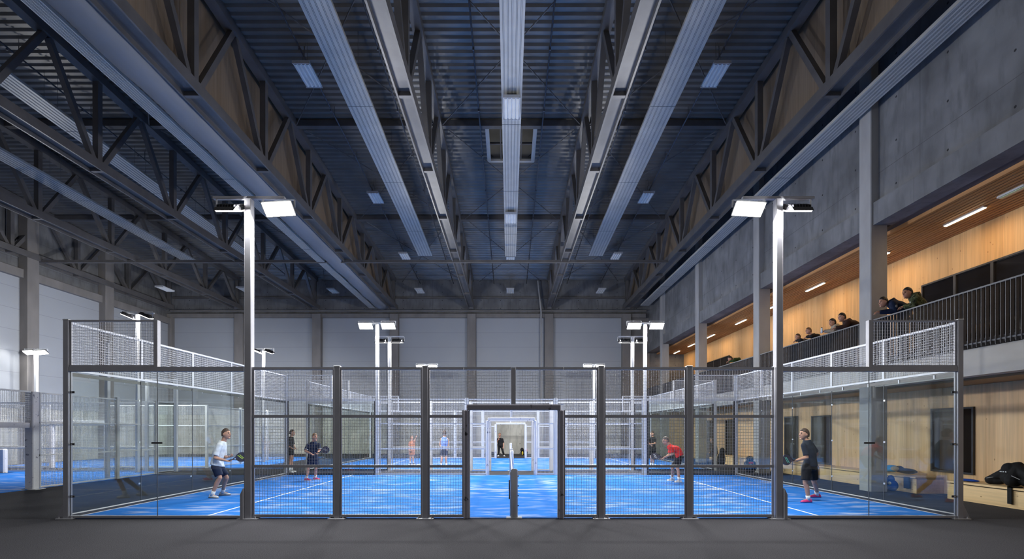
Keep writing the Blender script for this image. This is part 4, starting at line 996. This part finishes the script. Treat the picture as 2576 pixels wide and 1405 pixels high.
for s_, w_ in ((-1,'left'),(1,'right')):
    x = s_*5.36; A_F = ((0,-.75,-1),(-s_*.95,-.75,-.75)); AB_ = ((0,.6,-1),(-s_*.8,.8,-.75))
    light_pole('white floodlight pole with two glaring lamps, %s side of far main court fence' % w_, x, Y2+.02, 6.05, heads(x, Y2, 5.95, [(-.45,-.05,A_F,'flood',PF,.56),(.45,-.05,A_F,'flood',PF,.56)]), 'white_steel', .12, .6, False)
    light_pole('floodlight pole seen from behind at the %s of the rear court near fence' % w_, x, Y3, 5.9, heads(x, Y3, 5.72, [(-.36,0,AB_,'flood_dim',PF,.56),(.36,0,AB_,'flood_dim',PF,.56)]), 'white_steel', .12, .6, False)
    light_pole('small far floodlight pole at the %s of the rear court far fence' % w_, x, Y4+.02, 6.0, heads(x, Y4, 5.86, [(-.4,-.05,A_F,'flood',PF,.56),(.4,-.05,A_F,'flood',PF,.56)]), 'white_steel', .12, .6, False)
# nets
def net(y0, y1, lab, tag_):
    t = thing('net', lab, 'net', V((-.02, (y0+y1)/2, 0)))
    x = -.02; mb = MB(); n = int((y1-y0)/.06)
    ztop = lambda yy: .88+.06*abs((yy-(y0+y1)/2)/((y1-y0)/2))**1.5
    for i in range(n+1):
        yy = y0+(y1-y0)*i/n; mb.wire((x,yy,.03),(x,yy,ztop(yy)),.004)
    for j in range(1, 14): mb.wire((x,y0,.065*j),(x,y1,.065*j),.004)
    part('cord_mesh', mb, 'netcord', t)
    tp = MB(); k = 20
    for i in range(k):
        a, b = y0+(y1-y0)*i/k, y0+(y1-y0)*(i+1)/k; tp.bar((x,a,ztop(a)),(x,b,ztop(b)),.022,.07)
    part('tape', tp, 'tape', t)
    part('centre_strap', MB().box(x-.012, x+.012, (y0+y1)/2-.03, (y0+y1)/2+.03, .013, .85), 'tape', t)
    for yy, nm in ((y0-.08, 'near'), (y1+.08, 'far')):
        p = thing('net_post', 'rounded white net post on a base plate, %s end of the %s' % (nm, tag_), 'net post', V((.02, yy, 0)))
        mp = MB(); mp.loft([[V((.02+math.cos(a)*.075*sc, yy+math.sin(a)*.06*sc, z)) for a in [2*PI*i/20 for i in range(20)]] for z, sc in ((.013,1),(.94,1),(.975,.93),(.995,.75),(1.0,.4))])
        part('post_body', mp, 'white_steel', p, True)
        part('base_plate', MB().bbox(-.14, .18, yy-.09, yy+.09, 0, .013, .003), 'white_steel', p)
        part('side_rail', MB().box(-.066, -.058, yy-.03, yy+.03, .04, .93), 'white_steel', p)
        for z in (.25,.45,.65,.85): part('hook', MB().tube((.02+.07,yy,z),(.02+.095,yy,z),.012,.012,8), 'dark', p)
net(Y1+.16, Y2-.16, 'long padel net of the main court seen edge on from its end', 'main court net')
net(Y3+.16, Y4-.16, 'padel net of the rear court seen edge on through the gate frames', 'rear court net')
racket('dark racket hanging on the main court net beside the near post', V((-.075, 11.1, .28)), (0,.12,1), (1,0,0), 'carbon', 'c_grey', .9)
# ------------------------------------------------------------------ neighbouring courts on the left
FX = -14.5
for a, b, lab in ((15.5,18.5,'white mesh fence panel of the left court beside the padded gate post'), (18.62,20.55,'white mesh fence panel of the left court behind the corner glass'), ):
    mesh_panel_x(lab, FX, a, b, .03, 2.95, rails=(1.0, 2.0))
for yy, lab in ((18.56,'white fence post of the left court carrying a tall light pole'),(20.62,'white fence post where the left court mesh meets its glass')): post(lab, FX, yy, 2.98, .11, .11, 'white_steel', plate=False)
gp = thing('gate_frame', 'white padded gate post and lintel of the left court at the picture edge', 'gate frame', V((FX, 15.35, 0)))
part('jamb_padding', MB().bbox(FX-.20, FX+.06, 15.22, 15.44, .012, 2.96, .02), 'pad_white', gp)
part('lintel_padding', MB().bbox(FX-.14, FX+.0, 12.0, 15.2, 1.86, 2.02, .015), 'pad_white', gp)
part('base_plate', MB().bbox(FX-.32, FX+.2, 15.15, 15.5, 0, .012, .002), 'white_steel', gp)
part('upper_mesh', wires_x(MB(), FX, 12.0, 15.2, 2.06, 2.92, .0065), 'white_steel', gp)
part('top_rail', MB().box(FX-.025, FX+.025, 12.0, 15.2, 2.92, 2.97), 'white_steel', gp)
mesh_panel_y('raised white mesh at the corner of the left court', 21.85, -15.7, FX-.075, [3.0, 3.96], 'white_steel', rh=.04)
glass_pane_y('glass panel at the corner of the left court', 21.85, -15.7, FX-.075)
glass_pane_x('glass panel along the side of the left court next to its corner', FX, 20.7, 21.70)
post('tall white corner post of the left court', FX, 21.85, 3.98, .12, .12, 'white_steel', plate=False, name='corner_post')
post('white post of the raised left court mesh', -15.76, 21.85, 3.98, .10, .10, 'white_steel', plate=False)
for a, b, o in ((-20.4,-15.82,'middle'),(-24.9,-20.5,'farther')): mesh_panel_y('%s white mesh end of the left court along the dark mat' % o, 21.85, a, b, [.03,1.0,2.0,2.95], 'white_steel')
# second left court behind
for k, (yy, lab) in enumerate(((23.9,'first'),(26.9,'second'),(29.9,'third'))):
    post('%s white post along the side of the second left court' % lab, -14.4, yy, 2.98, .11, .11, 'white_steel', plate=False)
    mesh_panel_x('%s white mesh panel along the side of the second left court' % lab, -14.4, yy+.07, yy+2.9, .03, 2.95, rails=(1.0,2.0))
for a, b, o in ((-19.2,-14.5,'inner'),(-24.9,-22.0,'outer')): mesh_panel_y('%s white mesh end of the second left court' % o, 24.1, a, b, [.03,1.0,2.0,2.95], 'white_steel')
g2 = thing('gate_frame', 'white scuffed gate frame of the second left court beyond the net post', 'gate frame', V((-20.6, 24.1, 0)))
for x in (-21.9, -19.3): part('jamb_padding', MB().bbox(x-.07, x+.07, 24.0, 24.2, .012, 2.1, .02), 'pad_white', g2)
part('lintel_padding', MB().bbox(-21.97, -19.23, 24.0, 24.2, 2.1, 2.26, .015), 'pad_white', g2)
nl = thing('net', 'white taped net of the left court at the picture edge', 'net', V((-22.6, 21.6, 0)))
mb = MB()
for i in range(60): mb.wire((-25.2+i*.06,21.2,.05),(-25.2+i*.06,21.2,.9),.004)
for j in range(1,14): mb.wire((-25.2,21.2,.065*j),(-21.6,21.2,.065*j),.004)
part('cord_mesh', mb, 'netcord', nl); part('tape', MB().box(-25.2,-21.5,21.185,21.215,.86,.97), 'tape', nl)
np_ = thing('net_post', 'white padded net post of the left court on a base plate', 'net post', V((-21.35, 21.2, 0)))
part('post_body', MB().bbox(-21.46,-21.2,21.1,21.3,.012,1.02,.04), 'pad_white', np_); part('base_plate', MB().bbox(-21.65,-21.0,21.0,21.4,0,.012,.002), 'white_steel', np_)
light_pole('slim white floodlight pole with two glaring lamps by the far left wall', -25.0, 26.6, 6.0, heads(-25.0, 26.6, 5.9, [(-.33,-.03,((.15,-.6,-1),(.9,-.3,-.6)),'flood',PF*.55,.5),(.33,-.03,((.15,-.6,-1),(.9,.2,-.6)),'flood',PF*.55,.5)]), 'white_steel', .13, .6, False)
light_pole('white floodlight pole rising behind the raised left corner mesh', -14.85, 18.56, 5.0, [], 'white_steel', .12, .1, False)
light_pole('tall white pole with a tilted lamp bank above the raised left mesh', -15.9, 21.5, 6.75, heads(-15.9, 21.5, 6.65, [(-.36,0,((-.45,.2,-1),(-1,.6,-.8)),'flood_dim',PF*1.6,.6),(.36,0,(-.45,.2,-1),'flood_dim',PF*.5,.5)]), 'white_steel', .10, .7, False)
light_pole('white pole with a small tilted lamp pair beyond the left light pole', -13.9, 28.4, 6.35, heads(-13.9, 28.4, 6.22, [(-.32,0,((-.4,-.2,-1),(-.9,.4,-.7)),'flood_dim',PF*1.6,.5),(.32,0,(-.4,.3,-1),'flood_dim',PF*.5,.5)]), 'white_steel', .11, .5, False)
# ------------------------------------------------------------------ bags and small things
def bag(lab, parts_, name='sports_bag', cat='bag', base=None, group=None):
    m0 = parts_[0][1]
    lo = V((sum(p.x for p in m0.v)/len(m0.v), sum(p.y for p in m0.v)/len(m0.v), min(p.z for p in m0.v)))
    t = thing(name, lab, cat, lo)
    for n_, mb_, mt, sm in parts_: part(n_, mb_, mt, t, sm)
    return t
def lump(blobs, vox=.016, it=5):
    m_ = MB()
    for b in blobs:
        if isinstance(b[1], V): m_.capsule(*b, 10)
        else: m_.ball(*b)
    return remesh(m_, vox, it)
B = lambda x, y, z: V((x, y, z))
DY = .95
bb = lump([(B(11.82,11.85,.92),B(11.68,12.35,.57),.12,.10),(B(11.82,11.85,.92),B(11.72,11.25,.60),.12,.12),(B(11.84,11.8,.95),B(11.6,11.75,.60),.10,.13),(B(11.75,10.9+DY,.66),.20,.26,.19),(B(11.75,11.0+DY,.86),.13,.16,.16),(B(11.78,11.35+DY,.58),.16,.26,.11),(B(11.78,11.45+DY,.55),.10,.12,.08),(B(11.8,10.5+DY,.60),.17,.32,.13)])
st = MB(); st.box(11.36,11.385,11.5,11.6,.10,.50).box(11.36,11.62,11.5,11.6,.475,.50)
pr = MB().box(11.548,11.552,10.86+DY,10.89+DY,.80,.82).box(11.548,11.552,10.92+DY,10.95+DY,.80,.82).box(11.548,11.552,10.97+DY,11.02+DY,.80,.82)
bag('large black sports bag with a dangling strap on the bench beside the court corner', [('bag_body', bb, 'c_black', True), ('strap', st, 'c_black', False), ('print', pr, 'c_white', False),
    ('piping', MB().tube((11.56,10.75+DY,.73),(11.55,10.55+DY,.66),.008).tube((11.57,11.2+DY,.66),(11.6,11.4+DY,.62),.006), 'c_grey', False)])
single('racket_cover', remesh(MB().ball(B(11.66,12.90,.512),.10,.30,.034,16,8), .012, 3), 'c_bluebag', 'flat blue racket cover lying on the bench beside the black sports bag', 'racket cover', None, True)
bag('bright blue bag lying on the pine bench behind the concrete column', [('bag_body', lump([(B(11.85,15.75,.60),.16,.30,.11)]), 'c_cyanbag', True), ('stripe', MB().ball(B(11.80,15.9,.56),.15,.08,.11), 'c_white', True)])
bag('black and pale racket bag lying open on the pine bench next to the blue bag', [('bag_body', lump([(B(11.75,15.0,.575),.13,.36,.085),(B(11.7,15.25,.62),.12,.14,.10)]), 'c_black', True), ('flap', lump([(B(11.62,15.3,.63),.10,.16,.07)]), 'c_beige', True)])
bag('royal blue drawstring bag slumped on the floor against the pine bench', [('bag_body', lump([(B(11.18,14.85,.17),.13,.20,.17),(B(11.22,14.95,.33),.09,.12,.14)]), 'c_bluebag', True), ('print', MB().ball(B(11.07,14.80,.24),.03,.06,.05), 'c_white', True)])
single('towel', remesh(MB().box(11.31,11.375,14.40,14.60,.12,.45), .02, 3), 'c_jeans', 'dark blue towel hanging over the front of the pine bench', 'towel', None, True)
bag('black backpack on the floor by the wall, seen through the right mesh bay', [('bag_body', lump([(B(10.0,21.1,.26),.26,.24,.25),(B(10.0,21.15,.40),.24,.2,.16),(B(9.98,21.1,.62),.15,.16,.10)], .02), 'c_black', True), ('pocket', MB().ball(B(9.86,20.9,.30),.12,.09,.16), 'c_black', True), ('label_patch', MB().ball(B(9.9,20.83,.45),.09,.02,.05), 'c_red', True)])
bag('tall dark sports bag leaning beside the seated person under the gallery', [('bag_body', lump([(B(10.55,25.3,.35),.20,.22,.36),(B(10.6,25.3,.72),.14,.16,.22)], .02), 'c_black', True), ('pocket', MB().ball(B(10.45,25.1,.3),.12,.1,.16), 'c_jeans', True)])
bag('small red black and yellow bags heaped by the back wall beyond the gates', [('bag_body', lump([(B(1.0,36.6,.20),.28,.2,.19),(B(.85,36.5,.4),.14,.12,.16)], .025), 'c_black', True), ('pocket', MB().ball(B(1.12,36.42,.36),.11,.07,.13), 'c_red', True), ('flap', MB().ball(B(.88,36.40,.16),.06,.05,.14), 'c_yellow', True)])
bag('dark bag lying on the mat behind the person in black at the back', [('bag_body', lump([(B(-1.45,36.6,.14),.42,.22,.13)], .025), 'c_black', True)])
# ------------------------------------------------------------------ world, camera
w = bpy.data.worlds.new('night'); S.world = w; w.use_nodes = True
bg = w.node_tree.nodes['Background']; bg.inputs[0].default_value = (.70,.70,.73,1); bg.inputs[1].default_value = .29
cd = bpy.data.cameras.new('camera'); cam = bpy.data.objects.new('camera', cd); COL.objects.link(cam)
cam.location = (CX, 0, EYE); cam.rotation_euler = (PI/2, 0, 0)
cd.sensor_width = 36; cd.lens = F/2576*36; cd.shift_y = (V0-702.5)/2576; cd.shift_x = (1288-U0)/2576; cd.clip_end = 200
S.camera = cam
S.view_settings.view_transform = 'Standard'; S.view_settings.look = 'None'; S.view_settings.exposure = 0; S.view_settings.gamma = 1
S.cycles.use_denoising = True; S.cycles.max_bounces = 6; S.cycles.diffuse_bounces = 3; S.cycles.glossy_bounces = 3; S.cycles.transparent_max_bounces = 40; S.cycles.transmission_bounces = 2
S.cycles.sample_clamp_indirect = 6; S.cycles.caustics_reflective = False; S.cycles.caustics_refractive = False
